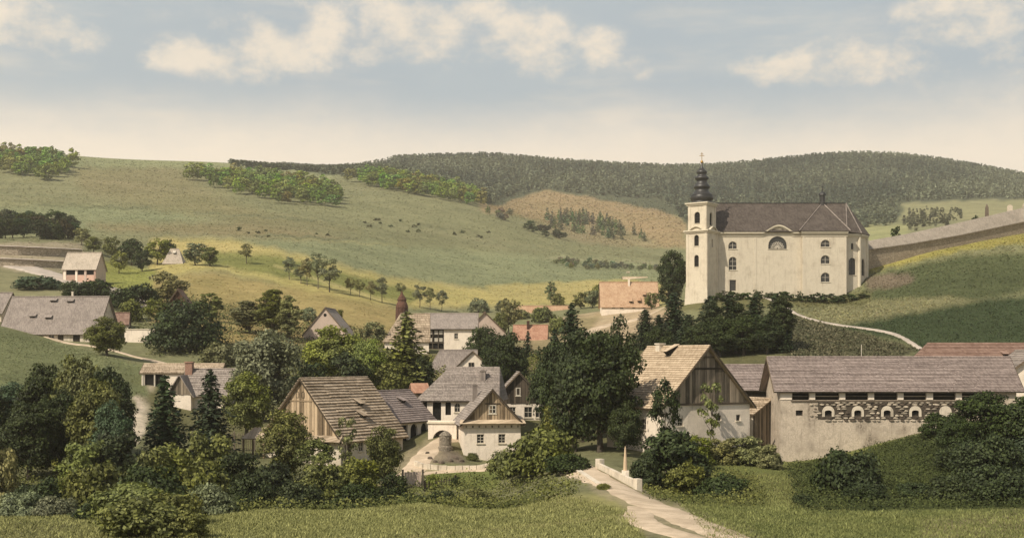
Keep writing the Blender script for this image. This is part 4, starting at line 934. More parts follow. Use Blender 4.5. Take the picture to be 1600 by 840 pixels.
# round rough stone pillar in the yard
t_ = empty('stone_pillar', (xat(696, 157.5), 157.5, gzp(696, 157.5)), 0, 'stout round stone pillar with a blunt conical top beside the white house', 'pillar')
zt = zat(673, 157.5) - t_.location.z
g = MB(); g.lathe([(.95, -.5), (.92, .3), (.78, .4), (.78, zt - .75), (.75, zt - .6)], 14); g.build('drum', M['stone_well'], t_)
g = MB(); g.lathe([(.82, zt - .6), (.78, zt - .48), (.4, zt - .1), (.06, zt + .05)], 14); g.build('cap', M['stone_well'], t_)
# big barn with board gable
fc = front_center(1104, 141, 119, 11)
rt, wl, rf = house('farmhouse', 'large farmhouse with a beige shingle roof and tall dark plank gable', 'house', *fc, 119, 11, 12.6, zat(638, 140) + .45, zat(541.5, 141), 'plaster', 'sh_beige', gl='plank', plankm='wood_grey', nplank=30, og=.6, oe=.5, nc=28, split=2, cseed=3, sink=3, base=zat(688, 143),
    ops={'gl': [((7.7, 8.4, 2.35, 3.0), 'w', dict(bars=(0, 0), frame='wood_grey')), ((10.6, 11.2, 2.3, 3.0), 'w', dict(bars=(0, 0), frame='wood_grey')), ((2.2, 3.0, 1.9, 2.8), 'w')], 'back': [((3, 4, 1.4, 2.6), 'w'), ((7, 8, 1.4, 2.6), 'w')]})
L, W = 11, 12.6; gw = wl['gl']; he, hr = rt['he'], rt['hr']
for k, z_ in enumerate((he + .05, he + (hr - he) * .62, he + (hr - he) * .82)):
    f = (z_ - he) / (hr - he); g = MB(); gw.box(g, W / 2 * f + .1, W - W / 2 * f - .1, z_ - .1, z_ + .12, .03, .16 + .06 * (k == 2)); g.build('beam', M['wood_dark'], rt)
p, d, n = slope_pt(rt, L, W, .02, .83, 1); dormer(rf, p, d, n, .8, .8, M['sh_beige'])
chimney(rt, 3.2, .2, hr - .5, hr + .35, .8, 'plaster_dirty')
# lean-to shed between farmhouse and stone barn
t_ = empty('shed', (xat(1178, 148), 148, zat(683, 148)), R(-20), 'board lean-to shed wedged between farmhouse and stone barn', 'shed')
z1, z2 = zat(646, 146.5) - t_.location.z, zat(621, 149) - t_.location.z
sw = Wall((-1.9, -1.2), (.1, -1.2)); sw2 = Wall((.1, -1.2), (1.7, 1.9))
for wq, n_, mt, zz in ((sw, 7, 'plaster_dirty', (z1, z1)), (sw2, 11, 'wood_grey', (z1, z2 - .3))):
    for k in range(n_):
        u0, u1 = wq.L * k / n_ + .012, wq.L * (k + 1) / n_ - .012; g = MB(); zt = zz[0] + (zz[1] - zz[0]) * k / n_
        wq.box(g, u0, u1, -1.5, zt, -.1, .02 * (k % 3)); g.build('plank', M[mt], t_)
g = MB(); slab(g, [(-2.1, -1.5, z1), (.25, -1.6, z1 - .1), (2.1, 2.0, z2), (-1.6, 2.4, z2 + .1)], .14); rf_ = g.build('roof', M['sh_tan'], t_)
courses(rf_, (-2.1, -1.5, z1), (.25, -1.6, z1 - .1), (2.1, 2.0, z2), (-1.6, 2.4, z2 + .1), 9, M['sh_tan'], 1)
house('barn', 'low barn with a violet-grey roof set back behind the lean-to shed', 'barn', 1182, 166, -1, 10, 7.5, zat(606, 162), zat(571, 166), 'wood_dark', 'sh_mauve', og=.3, oe=.5, nc=16)
# long stone barn
BL_, BW = 27.6, 7.4; fx = xat(1218, 144); bx = fx + BL_ / 2
bpx = 800 + F * bx / (144 + BW / 2); bb = zat(718, 144)
U = lambda px: xat(px, 144) - fx
Z = lambda py: zat(py, 144) - bb
bops = []
for a, b in ((1238, 1264), (1274, 1311), (1321, 1356), (1366, 1402), (1412, 1447), (1458, 1493), (1503, 1540)): bops.append(((U(a), U(b), Z(624.5), Z(610.5)), 'o'))
for c in (1249, 1294, 1340, 1386, 1430): bops.append(((U(c - 5.5), U(c + 5.5), Z(649), Z(640.5)), 'w', dict(bars=(0, 0), frame='wood_dark', pane='dark', sill=False, rev=.3)))
rt, wl, rf = house('stone_barn', 'long stone barn with an open loft row under its grey shingle roof', 'barn', bpx, 144 + BW / 2, 0, BL_, BW, zat(609, 143.6) + .25, zat(559, 147.6), 'plaster_rough', 'sh_mauve', og=.75, oe=.55, nc=24, split=4, cseed=9, base=bb, sink=3,
    ops={'front': bops, 'gl': [((3.4, 3.85, Z(615), Z(602.5)), 'o'), ((3.3, 3.85, Z(649), Z(633)), 'o'), ((3.4, 3.8, Z(627), Z(621)), 'o'), ((1.6, 1.9, Z(640), Z(636)), 'o'), ((5.3, 5.7, Z(690), Z(672)), 'o')]})
fw_ = wl['front']
for a, b in ((1219, 1237), (1264.5, 1273.5), (1311.5, 1320.5), (1356.5, 1365.5), (1402.5, 1411.5), (1447.5, 1457.5), (1493.5, 1502.5)):
    g = MB(); fw_.box(g, U(a), U(b), Z(624), Z(610), -.1, .07); g.build('pillar', M['plaster'], rt)
for o in bops[:7]:
    u0, u1, v0, v1 = o[0]
    g = MB(); fw_.box(g, u0 + .01, u1 - .01, v0 + .38, v0 + .5, -.24, -.12); g.build('rail', M['wood_grey'], rt)
g = MB(); fw_.box(g, U(1236), U(1560), Z(627), Z(625), -.05, .12); g.build('sill_beam', M['wood_dark'], rt)
for c in (1294, 1340, 1386, 1430, 1477):      # plastered arched surrounds
    a = arc_pts(U(c - 9.5), U(c + 9.5), Z(650.5), Z(633.5)); inner = arc_pts(U(c - 5.6), U(c + 5.6), Z(648), Z(640.3)) if c != 1477 else None
    g = MB()
    if inner:
        ro = [(U(c - 9.5), Z(650.5))] + a + [(U(c + 9.5), Z(650.5))]; ri = [(U(c - 5.6), Z(650.5))] + [(u, min(v, Z(640.3))) for u, v in arc_pts(U(c - 5.6), U(c + 5.6), Z(643), Z(640.3))] + [(U(c + 5.6), Z(650.5))]
        for k in range(len(ro) - 1): g.prism([fw_.at(*ro[k], .10), fw_.at(*ro[k + 1], .10), fw_.at(*ri[k + 1], .10), fw_.at(*ri[k], .10)], fw_.nrm * -.15)
    else: g.prism([fw_.at(*q_, .10) for q_ in [(U(c - 9.5), Z(650.5))] + a + [(U(c + 9.5), Z(650.5))]], fw_.nrm * -.15)
    g.build('window_surround', M['plaster_dirty'], rt)
g = MB(); gq = wl['gl']; [gq.box(g, a, b, -2.5, rt['he'] - .6, -.05, .025) for a, b in ((.05, 1.5), (2.0, 3.2), (3.95, 5.2), (5.8, 7.3))]

rs = random.Random(12); protos = []
for k in range(7):
    g = MB(); n_ = 7; pts = []
    for i in range(n_):
        t = 2 * math.pi * i / n_; pts.append((math.cos(t) * .5 * rs.uniform(.8, 1.05), .0, math.sin(t) * .5 * rs.uniform(.75, 1.05)))
    b0 = [Vector(p) for p in pts]; f0 = [Vector((p[0] * .78, -.5 * rs.uniform(.8, 1.1), p[2] * .78)) for p in pts]
    g.add(b0 + f0, [list(range(n_, 2 * n_))] + [(i, (i + 1) % n_, n_ + (i + 1) % n_, n_ + i) for i in range(n_)])
    protos.append((g.mesh('stone', M['stone_a']), g.mesh('stone', M['stone_b'])))
sub = Wall((fw_.at(U(1278), 0, .03)).xy, (fw_.at(U(1502), 0, .03)).xy); g = MB(); du = U(1278)
sub.face(g, Z(654.5), Z(628.4), [(o[0][0] - du, o[0][1] - du, o[0][2], o[0][3]) for o in bops if len(o) > 2 and o[0][0] > du], .1)
bed = g.build('bare_masonry', M['mortar'], rt)
nst = 0; v = Z(658)
while v < Z(627.5) and nst < 296:
    hrow = rs.uniform(.20, .29); u = U(1262) + rs.uniform(0, 1.5) + (1.6 if v > Z(633) else 0) + max(0, (Z(654) - v)) * 2.0
    while u < U(1508) and nst < 296:
        lw = rs.uniform(.4, .95); c = u + lw / 2
        blocked = any(abs(c - U(q_)) < lw / 2 + .68 and Z(650) < v + hrow / 2 < Z(634.5) for q_ in (1294, 1340, 1386, 1430, 1477))
        if not blocked and rs.random() < .97:
            me = protos[rs.randrange(7)][0 if rs.random() < .35 else 1]; o = bpy.data.objects.new('stone', me); link(o, bed)
            p = fw_.at(c, v + hrow / 2, .02); o.location = p; o.scale = (lw * 1.0, rs.uniform(.14, .28), hrow * 1.05); o.rotation_euler = (0, rs.uniform(-.09, .09), 0); nst += 1
        u += lw + rs.uniform(.02, .09)
    v += hrow + .015
# red-brown roofs at the right edge
rt, wl, rf = house('farm_building', 'farm building with a wide red-brown tiled roof behind the stone barn', 'building', 1538, 170, 0, 21, 10, zat(588, 165), zat(537.5, 170), 'plaster_dirty', 'tile_brown', hip=(2.6, 0), oe=.5, nc=22)
for u, t in ((-.22, .28), (-.12, .28), (.0, .3), (.1, .62), (.12, .3)): p, d, n = slope_pt(rt, 21, 10, u, t); dormer(rf, p, d, n, .7, .35, M['tile_brown'])
house('house', 'house with a pale grey roof cut by the right edge of the photo', 'house', *front_center(1622, 153, 84, 9), 84, 9, 7.6, zat(585, 153), zat(548, 153), 'plaster', 'sh_grey', og=.4, oe=.5, nc=14)
# ------------------------------------------------------------------ walls, bridge, fences
def wall_run(name, pts, h0, h1, th, mat, label, cat='wall', copings=None, group=None, below=1.5, step=3.0):
    """free-standing or retaining wall along (column, distance) points following the ground"""
    P = [Vector((xat(px, Y), Y)) for px, Y in pts]; path = []
    for i in range(len(P) - 1):
        k = max(1, int((P[i + 1] - P[i]).length / step))
        for j in range(k): path.append(P[i].lerp(P[i + 1], j / k))
    path.append(P[-1]); n = len(path); o0 = Vector((path[0].x, path[0].y, gz(path[0].x, path[0].y)))
    rt = empty(name, o0, 0, label, cat, group); zs = np.array(gz([p.x for p in path], [p.y for p in path]))
    ker = np.ones(3) / 3; zs = np.concatenate([[zs[0]], np.convolve(zs, ker, 'valid'), [zs[-1]]]) if n > 3 else zs
    off = []
    for i in range(n):
        d = (path[min(i + 1, n - 1)] - path[max(i - 1, 0)]).normalized(); off.append(Vector((-d.y, d.x)))
    def sweep(prof, mt, nm):
        """prof(t) -> closed list of (across, z above ground)"""
        g = MB(); rows = []
        for i in range(n):
            rows.append([Vector((path[i].x + off[i].x * a, path[i].y + off[i].y * a, zs[i] + z)) - o0 for a, z in prof(i / (n - 1))])
        m = len(rows[0]); pts = [p for r in rows for p in r]
        g.add(pts, [(i * m + k, (i + 1) * m + k, (i + 1) * m + (k + 1) % m, i * m + (k + 1) % m) for i in range(n - 1) for k in range(m)] + [list(range(m)), [(n - 1) * m + k for k in range(m)][::-1]])
        return g.build(nm, M[mt], rt)
    H = lambda t: h0 + (h1 - h0) * t
    sweep(lambda t: [(-th / 2, -below), (th / 2, -below), (th / 2, H(t)), (-th / 2, H(t))], mat, 'wall')
    if copings:
        mt, c0, c1, w_ = copings
        sweep(lambda t: [(-w_ / 2 - .25, H(t) - .12), (w_ / 2 + .25, H(t) + .0), (w_ / 2, H(t) + (c0 + (c1 - c0) * t)), (w_ / 2 - .3, H(t) + (c0 + (c1 - c0) * t) + .1)], mt, 'coping')
    return rt, zs
CWP = [(1352, 315.5, 415, 390, 378), (1420, 322, 403, 381, 366), (1500, 331, 385, 367, 349), (1600, 343, 363, 346, 326), (1760, 352, 332, 316, 294), (2100, 362, 290, 275, 252)]
cw = empty('cemetery_wall', (xat(1352, 315.5), 315.5, zat(415, 315.5)), 0, 'long stone cemetery wall with a sloping grey coping climbing right of the church', 'wall'); o0 = cw.location.copy()
for nm, mt in (('wall', 'rubble'), ('coping', 'coping_grey')):
    g = MB(); rows = []
    for px, Y, rb, rm, rt_ in CWP:
        d = Vector((.19, -.98, 0)); c = Vector((xat(px, Y), Y, 0)); zb, zm = zat(rb, Y) - 2.5, zat(rm, Y); zt = zat(rt_, Y + 2.2)
        if nm == 'wall': rows.append([c + Vector((0, 0, zb)), c + Vector((0, 0, zm)), c - d * 1.6 + Vector((0, 0, zm)), c - d * 1.6 + Vector((0, 0, zb))])
        else: rows.append([c + d * .45 + Vector((0, 0, zm - .15)), c + d * .45 + Vector((0, 0, zm + .08)), c - d * 2.2 + Vector((0, 0, zt)), c - d * 2.6 + Vector((0, 0, zt - .2)), c - d * 2.0 + Vector((0, 0, zm - .1))])
    m = len(rows[0]); n = len(rows)
    g.add([p - o0 for r in rows for p in r], [(i * m + k, (i + 1) * m + k, (i + 1) * m + (k + 1) % m, i * m + (k + 1) % m) for i in range(n - 1) for k in range(m)] + [list(range(m)), [(n - 1) * m + k for k in range(m)][::-1]])
    g.build(nm, M[mt], cw)
for (pa, pb, h, lab) in (((-70, 396), (126, 401), 3.0, 'upper stone terrace wall on the far left hillside'), ((-70, 413), (112, 419), 2.4, 'lower stone terrace wall just above the left road')):
    pts = []
    for k in range(7):
        px = pa[0] + (pb[0] - pa[0]) * k / 6; py = pa[1] + (pb[1] - pa[1]) * k / 6; pts.append((px, Yat(px, py, 300, 520)))
    wall_run('terrace_wall', pts, h, h * .8, 1.2, 'terrace', lab, copings=('road_grey', .15, .12, 1.6), group='terrace walls on the left hillside')
br = empty('bridge', (xat(940, 115), 115, gzp(940, 115)), 0, 'small whitewashed stone road bridge in the foreground', 'bridge'); bo_ = br.location
def seg_wall(a, b, z0, z1, th, mat, nm, z1b=None):
    a = Vector((xat(a[0], a[1]), a[1])); b = Vector((xat(b[0], b[1]), b[1])); d = (b - a).normalized(); n = Vector((-d.y, d.x)) * th / 2; g = MB(); z1b = z1 if z1b is None else z1b
    pts = [(a.x - n.x, a.y - n.y), (b.x - n.x, b.y - n.y), (b.x + n.x, b.y + n.y), (a.x + n.x, a.y + n.y)]
    g.add([Vector((x, y, z0)) - bo_ for x, y in pts] + [Vector((x, y, z)) - bo_ for (x, y), z in zip(pts, (z1, z1b, z1b, z1))], [(3, 2, 1, 0), (4, 5, 6, 7), (0, 1, 5, 4), (1, 2, 6, 5), (2, 3, 7, 6), (3, 0, 4, 7)])
    return g.build(nm, M[mat], br)
rz = lambda px, Y: gzp(px, Y)
seg_wall((936, 120.5), (996, 108.5), rz(966, 114) - 3, zat(723, 120.5), .34, 'plaster_dirty', 'parapet', zat(751, 108.5))
seg_wall((934, 121.1), (940.5, 120.4), rz(936, 120) - 3, zat(716, 121), .55, 'plaster_dirty', 'pillar')
seg_wall((993, 108.5), (999.5, 107.8), rz(996, 108) - 3, zat(747, 108.2), .5, 'plaster_dirty', 'pillar')
seg_wall((899, 121), (936, 107), zat(800, 112), rz(905, 121) + .12, .5, 'plaster_dirty', 'retaining_wall', rz(940, 108) + .1)
po = empty('wayside_post', (xat(977, 113), 113, zat(742, 113)), 0, 'slender yellowish tapering post on a white base beside the bridge', 'post')
g = MB(); g.box(-.3, .3, -.3, .3, -1.5, .45); g.build('base', M['plaster'], po)
g = MB(); g.lathe([(.20, .453), (.15, 1.4), (.07, zat(700, 113) - po.location.z), (.01, zat(696, 113) - po.location.z)], 8); g.build('shaft', M['wood_tan'], po)
def fence(pts, h, gap, label, mat='wood_grey', group=None, th=.05, w_=.07, postgap=2.2):
    P = [Vector((xat(px, Y), Y)) for px, Y in pts]; o0 = Vector((P[0].x, P[0].y, gz(P[0].x, P[0].y))); rt = empty('fence', o0, 0, label, 'fence', group)
    pk = MB(); pk.box(-w_ / 2, w_ / 2, -th / 2, th / 2, -.2, h - .12); pk.add([(-w_ / 2, -th / 2, h - .12), (w_ / 2, -th / 2, h - .12), (w_ / 2, th / 2, h - .12), (-w_ / 2, th / 2, h - .12), (0, 0, h)], [(0, 1, 4), (1, 2, 4), (2, 3, 4), (3, 0, 4)]); pm = pk.mesh('picket', M[mat])
    ps = MB(); ps.box(-.08, .08, -.08, .08, -.5, h + .12); psm = ps.mesh('post', M[mat])
    for i in range(len(P) - 1):
        d = P[i + 1] - P[i]; L = d.length; d = d.normalized(); an = math.atan2(d.y, d.x); n = int(L / gap)
        for k in range(n):
            q = P[i] + d * (k + .5) * gap; o = link(bpy.data.objects.new('picket', pm), rt); o.location = Vector((q.x, q.y, gz(q.x, q.y) + random.uniform(-.05, .05))) - o0; o.rotation_euler = (random.uniform(-.05, .05), random.uniform(-.04, .04), an)
        m = max(1, int(L / postgap)); prev = None
        for k in range(m + 1):
            q = P[i] + d * L * k / m; q3 = Vector((q.x, q.y, gz(q.x, q.y))) - o0
            o = link(bpy.data.objects.new('post', psm), rt); o.location = q3 + Vector((-d.y, d.x, 0)) * .1; o.rotation_euler = (0, 0, an)
            if prev is not None:
                for zz in (.3, h - .35):
                    g = MB(); off = Vector((-d.y, d.x, 0)) * .06 + Vector((0, 0, zz)); g.tube([prev + off, q3 + off], [.045, .045], 4); g.build('rail', M[mat], rt)
            prev = q3
    return rt
fence([(5, 150), (90, 150)], 2.3, .30, 'rustic picket fence under the dark trees at the far left', 'wood_dark')
fence([(318, 158), (366, 159), (398, 160)], 2.4, .28, 'grey picket fence left of the old wooden barn', 'wood_grey')
fence([(664, 136), (712, 137.5)], 1.1, .3, 'low dark garden fence below the white house', 'wood_dark')
gt = empty('garden_gate', (xat(645, 139), 139, gzp(645, 139)), R(8), 'pinkish board garden gate between two posts below the lane', 'gate')
for k in range(6): g = MB(); g.box(-.95 + k * .32, -.66 + k * .32, -.03 + .01 * (k % 2), .03, -.4, 1.7 + .05 * (k % 2)); g.build('plank', M['plaster_pink'], gt)
for sx in (-1.12, 1.12): g = MB(); g.box(sx - .11, sx + .11, -.12, .12, -.6, 2.0); g.build('post', M['wood_grey'], gt)
pt = empty('porch_roof', (xat(396, 156), 156, gzp(396, 156)), R(-20), 'small tan lean-to roof on posts left of the old wooden barn', 'shelter'); zz = zat(684, 156) - pt.location.z
g = MB(); slab(g, [(-1.3, -.9, zz), (2.4, -.9, zz), (2.6, 1.2, zz + 1.3), (-.6, 1.2, zz + 1.3)], .12); g.build('roof', M['sh_tan'], pt)
for sx, sy in ((-1.0, -.7), (1.9, -.7), (-.7, 1.0)): g = MB(); g.box(sx - .09, sx + .09, sy - .09, sy + .09, -.6, zz + (.05 if sy < 0 else 1.0)); g.build('post', M['wood_tan'], pt)
# monuments behind the cemetery wall
def stone_at(px, Y, top, w_, kind, label):
    z = gzp(px, Y); o = empty('gravestone', (xat(px, Y), Y, z), R(random.uniform(-10, 10)), label, 'gravestone', 'monuments behind the cemetery wall'); h = zat(top, Y) - z
    g = MB(); g.box(-w_ * .6, w_ * .6, -w_ * .4, w_ * .4, -.6, h * .22); g.build('plinth', M['stone_a'], o)
    g = MB()
    if kind == 'obelisk': g.add([(-w_ * .4, -w_ * .3, h * .22), (w_ * .4, -w_ * .3, h * .22), (w_ * .4, w_ * .3, h * .22), (-w_ * .4, w_ * .3, h * .22), (-w_ * .3, -w_ * .2, h * .85), (w_ * .3, -w_ * .2, h * .85), (w_ * .3, w_ * .2, h * .85), (-w_ * .3, w_ * .2, h * .85), (0, 0, h)], [(0, 1, 5, 4), (1, 2, 6, 5), (2, 3, 7, 6), (3, 0, 4, 7), (4, 5, 8), (5, 6, 8), (6, 7, 8), (7, 4, 8)])
    else: g.prism([(u, -w_ * .2, v) for u, v in [(-w_ * .5, h * .221)] + arc_pts(-w_ * .5, w_ * .5, h * .3, h) + [(w_ * .5, h * .221)]], (0, w_ * .4, 0))
    g.build('headstone', M['stone_a' if kind == 'obelisk' else 'stone_b'], o)
stone_at(1542, 353, 318, 1.3, 'obelisk', 'dark pointed monument above the cemetery wall')
stone_at(1578, 357, 320, 1.5, 'slab', 'round-topped headstone above the wall right of the dark monument')
stone_at(1603, 360, 317, 1.7, 'slab', 'pale headstone cut by the right edge above the wall')
po = empty('pole', (xat(1346, 156), 156, gzp(1346, 156)), 0, 'thin pale pole standing up behind the stone barn roof', 'pole')
g = MB(); g.lathe([(.07, -.5), (.05, zat(538, 156) - po.location.z)], 6); g.build('shaft', M['frame'], po)

kb = empty('kerb_wall', (xat(648, 150.5), 150.5, gzp(648, 150.5)), 0, 'low pale stone kerb wall curving round the yard of the white house', 'wall')
kp = [(648, 150.8), (662, 149.2), (685, 148.4), (712, 148.2), (745, 147.8), (780, 147.5)]
for i in range(len(kp) - 1):
    (pa, Ya), (pb, Yb) = kp[i], kp[i + 1]; a = Vector((xat(pa, Ya), Ya, gzp(pa, Ya))) - kb.location; b = Vector((xat(pb, Yb), Yb, gzp(pb, Yb))) - kb.location; d = (b - a).normalized(); n_ = max(2, int((b - a).length / .75))
    for k in range(n_):
        g = MB(); p, q = a.lerp(b, (k + .03) / n_), a.lerp(b, (k + .97) / n_); off = Vector((-d.y, d.x, 0)) * .17; h_ = .5 + .1 * random.random(); dn = Vector((0, 0, -.5)); up = Vector((0, 0, h_))
        g.add([p - off + dn, q - off + dn, q + off + dn, p + off + dn, p - off + up, q - off + up, q + off + up, p + off + up], [(3, 2, 1, 0), (4, 5, 6, 7), (0, 1, 5, 4), (1, 2, 6, 5), (2, 3, 7, 6), (3, 0, 4, 7)]); g.build('kerb_stone', M['plaster_dirty'], kb)
for px, Y, s_ in ((672, 153.5, .5), (680, 152, .4), (690, 151.5, .55), (704, 152.5, .45), (712, 154, .5), (668, 156, .4), (722, 153, .4)):
    g = MB(); rr = random.Random(px); z = gzp(px, Y); pts = [(.5 * math.cos(t) * rr.uniform(.8, 1.1), .5 * math.sin(t) * rr.uniform(.8, 1.1)) for t in [k * math.pi / 4 for k in range(8)]]
    g.add([(x, y, -.3) for x, y in pts] + [(x * .9, y * .9, .35) for x, y in pts] + [(x * .5, y * .5, .62) for x, y in pts], [(i, (i + 1) % 8, 8 + (i + 1) % 8, 8 + i) for i in range(8)] + [(8 + i, 8 + (i + 1) % 8, 16 + (i + 1) % 8, 16 + i) for i in range(8)] + [range(16, 24)])
    o = g.build('field_stone', M['stone_b' if px % 2 else 'stone_a']); o.location = (xat(px, Y), Y, z); o.scale = (s_ * 1.6, s_ * 1.3, s_); tag(o, 'rough field stone lying in the yard round the stone pillar', 'stone', 'loose stones round the stone pillar')
# ------------------------------------------------------------------ trees and shrubs
def _leaves(rng, pos, nrm, size, aspect=.62, jit=.55):
    n = len(pos); nrm = nrm + rng.normal(0, jit, (n, 3)); nrm /= np.linalg.norm(nrm, axis=1, keepdims=True) + 1e-9
    a = rng.normal(0, 1, (n, 3)); t = np.cross(nrm, a); t /= np.linalg.norm(t, axis=1, keepdims=True) + 1e-9; b = np.cross(nrm, t)
    s = (size * rng.uniform(.6, 1.35, n))[:, None]
    V = np.stack([pos - t * s * .5, pos - b * s * aspect * .5, pos + t * s * .5, pos + b * s * aspect * .5], 1).reshape(-1, 3)
    return V
def _quads(n): return np.arange(n * 4).reshape(-1, 4)
def crown_clumps(rng, H, Wd, zb, n, shape):
    """clump centres and radii inside a crown Wd wide between zb and H"""
    out = []; hh = (H - zb) / 2; zc = (H + zb) / 2
    while len(out) < n:
        d = rng.normal(0, 1, 3); d /= np.linalg.norm(d); r = rng.uniform(.25, 1) ** .45
        p = d * r
        if shape == 'oval': w_ = (1 - .35 * max(p[2], 0)) ; sc = (Wd / 2 * w_ * .86, Wd / 2 * w_ * .86, hh * .92)
        elif shape == 'bush': p[2] = abs(p[2]) * 1.0; sc = (Wd / 2 * .86, Wd / 2 * .86, (H - zb) * .85)
        elif shape == 'dome': sc = (Wd / 2 * (.95 - .25 * max(p[2], 0)) * .9, Wd / 2 * (.95 - .25 * max(p[2], 0)) * .9, hh * .9)
        else: sc = (Wd / 2 * .84, Wd / 2 * .84, hh * .9)
        q = np.array([p[0] * sc[0], p[1] * sc[1], (zb if shape == 'bush' else zc) + p[2] * sc[2]])
        out.append((q, Wd * rng.uniform(.085, .165) * (1.15 if r < .6 else 1)))
    return out
def leafy(seed, H, Wd, zb, nclump, nleaf, leaf, shape, trunk=True, jit=.55, tr=.03, sag=0.0):
    rng = np.random.default_rng(seed); cl = crown_clumps(rng, H, Wd, zb, nclump, shape)
    c = np.array([q for q, r in cl]); r = np.array([r for q, r in cl]); lean = rng.normal(0, .03, 2)
    k = rng.choice(len(cl), nleaf, p=r ** 2 / (r ** 2).sum())
    d = rng.normal(0, 1, (nleaf, 3)); d /= np.linalg.norm(d, axis=1, keepdims=True); flip = (d[:, 2] < -.2) & (rng.random(nleaf) < .7); d[flip, 2] *= -1
    pos = c[k] + d * (r[k] * rng.uniform(.55, 1.12, nleaf))[:, None] * np.array([1, 1, .78])
    stray = rng.random(nleaf) < .06; pos[stray] += rng.normal(0, Wd * .03, (int(stray.sum()), 3))
    out = pos - np.array([0, 0, zb + (H - zb) * .4]); out /= np.linalg.norm(out, axis=1, keepdims=True) + 1e-9
    pos[:, 2] = np.maximum(pos[:, 2], .08)
    V = _leaves(rng, pos, d * .8 + out * .5 + np.array([0, 0, .25]), leaf, .66, jit + .15)
    crown = np_mesh('crown', V, _quads(nleaf), M['leaf'])
    tk = None
    if trunk:
        mb = MB(); R0 = H * tr; top = Vector((lean[0] * H, lean[1] * H, zb + (H - zb) * .62))
        ks = [Vector((0, 0, -.6)), Vector((0, 0, .15)), top * .35 + Vector((rng.normal(0, .01) * H, rng.normal(0, .01) * H, 0)), top * .7, top]
        mb.tube(ks, [R0 * 1.5, R0 * 1.1, R0 * .8, R0 * .5, R0 * .15], 7)
        for i in rng.choice(len(cl), min(len(cl), 11), False):
            q = Vector(c[i]); zs = max(zb * .75, min(q.z * .62, top.z * .9)); b = top * (zs / top.z)
            mb.tube([b, b.lerp(q, .5) + Vector((0, 0, -.02 * H)), q], [R0 * .45, R0 * .28, R0 * .08], 5)
        tk = mb.mesh('trunk', M['bark'], True)
    return crown, tk, H, Wd
def conifer(seed, H, Wd, tiers, per, nseg, leaf, droop=.35, base=.06, power=.85, trunk=True):
    rng = np.random.default_rng(seed); P_ = []; N_ = []
    for i in range(tiers):
        f = (i + rng.uniform(-.3, .3)) / tiers; z = H * (base + (1 - base) * f); rad = Wd / 2 * max(.03, (1 - f)) ** power * rng.uniform(.82, 1.12)
        m = max(4, int(per * (1 - .45 * f))); a0 = rng.uniform(0, 6.28)
        for j in range(m):
            a = a0 + 2 * math.pi * j / m + rng.normal(0, .16); rr = rad * rng.uniform(.72, 1.12); d = np.array([math.cos(a), math.sin(a), 0])
            ns = max(2, int(nseg * rr / (Wd / 2)) + 1)
            for s in range(ns):
                t = (s + rng.uniform(.2, 1)) / ns; side = np.array([-d[1], d[0], 0]) * rng.normal(0, .11) * rr * (1.2 - t * .6)
                P_.append(d * rr * t + side + np.array([0, 0, z - droop * rr * t * t + rng.normal(0, .012) * H])); N_.append(d * .45 + np.array([0, 0, .8]))
    P_ = np.array(P_); N_ = np.array(N_); V = _leaves(rng, P_, N_, leaf, .5, .42)
    crown = np_mesh('crown', V, _quads(len(P_)), M['needle']); tk = None
    if trunk:
        mb = MB(); mb.tube([(0, 0, -.6), (0, 0, H * .3), (0, 0, H * .97)], [H * .02, H * .014, H * .002], 6); tk = mb.mesh('trunk', M['bark'], True)
    return crown, tk, H, Wd
PROTO = {
 'round': [leafy(10 + k, 11, 9.5, 1.0, 95, 13000, .40, 'round') for k in range(3)],
 'dome': [leafy(20 + k, 11, 9, .6, 105, 13000, .40, 'dome') for k in range(3)],
 'widetree': [leafy(25 + k, 7.5, 10, .3, 90, 11000, .40, 'bush') for k in range(2)],
 'poplar': [leafy(30 + k, 14, 6, 1.2, 80, 9500, .40, 'oval') for k in range(2)],
 'bush': [leafy(40 + k, 4.2, 4.6, .15, 52, 6500, .27, 'bush', trunk=False) for k in range(4)],
 'widebush': [leafy(45 + k, 2.7, 5.4, .1, 60, 6500, .27, 'bush', trunk=False) for k in range(4)],
 'airy': [leafy(50 + k, 7, 4.6, 1.8, 34, 2900, .27, 'round', tr=.014) for k in range(3)],
 'sapling': [leafy(60 + k, 7, 3.0, 1.6, 20, 900, .28, 'oval', tr=.009) for k in range(3)],
 'spruce': [conifer(70 + k, 12, 6.2, 30, 15, 17, .60, power=.66, droop=.42) for k in range(3)],
 'fir': [conifer(75 + k, 12, 5.2, 34, 16, 15, .56, power=.42, droop=.38) for k in range(3)],
 'mid': [leafy(80 + k, 8, 7, .7, 46, 2600, .52, 'round', tr=.022) for k in range(4)],
 'widemid': [leafy(85 + k, 4.6, 7.4, .2, 46, 2600, .52, 'bush') for k in range(4)],
 'midoval': [leafy(90 + k, 9, 5, .9, 34, 1800, .5, 'oval', tr=.02) for k in range(3)],
 'midspruce': [conifer(100 + k, 12, 5.4, 18, 11, 9, .85, power=.7) for k in range(3)],
 'smallbush': [leafy(110 + k, 2.4, 2.8, .1, 18, 420, .34, 'bush', trunk=False) for k in range(3)],
 'far': [leafy(120 + k, 13, 11, .5, 34, 760, 1.3, 'dome', trunk=False) for k in range(4)],
 'farspruce': [conifer(130 + k, 14, 7, 10, 8, 5, 1.9, trunk=False) for k in range(3)],
}
WIDE = {'bush': ('widebush', .72), 'mid': ('widemid', .80), 'round': ('widetree', .88), 'dome': ('widetree', .88)}
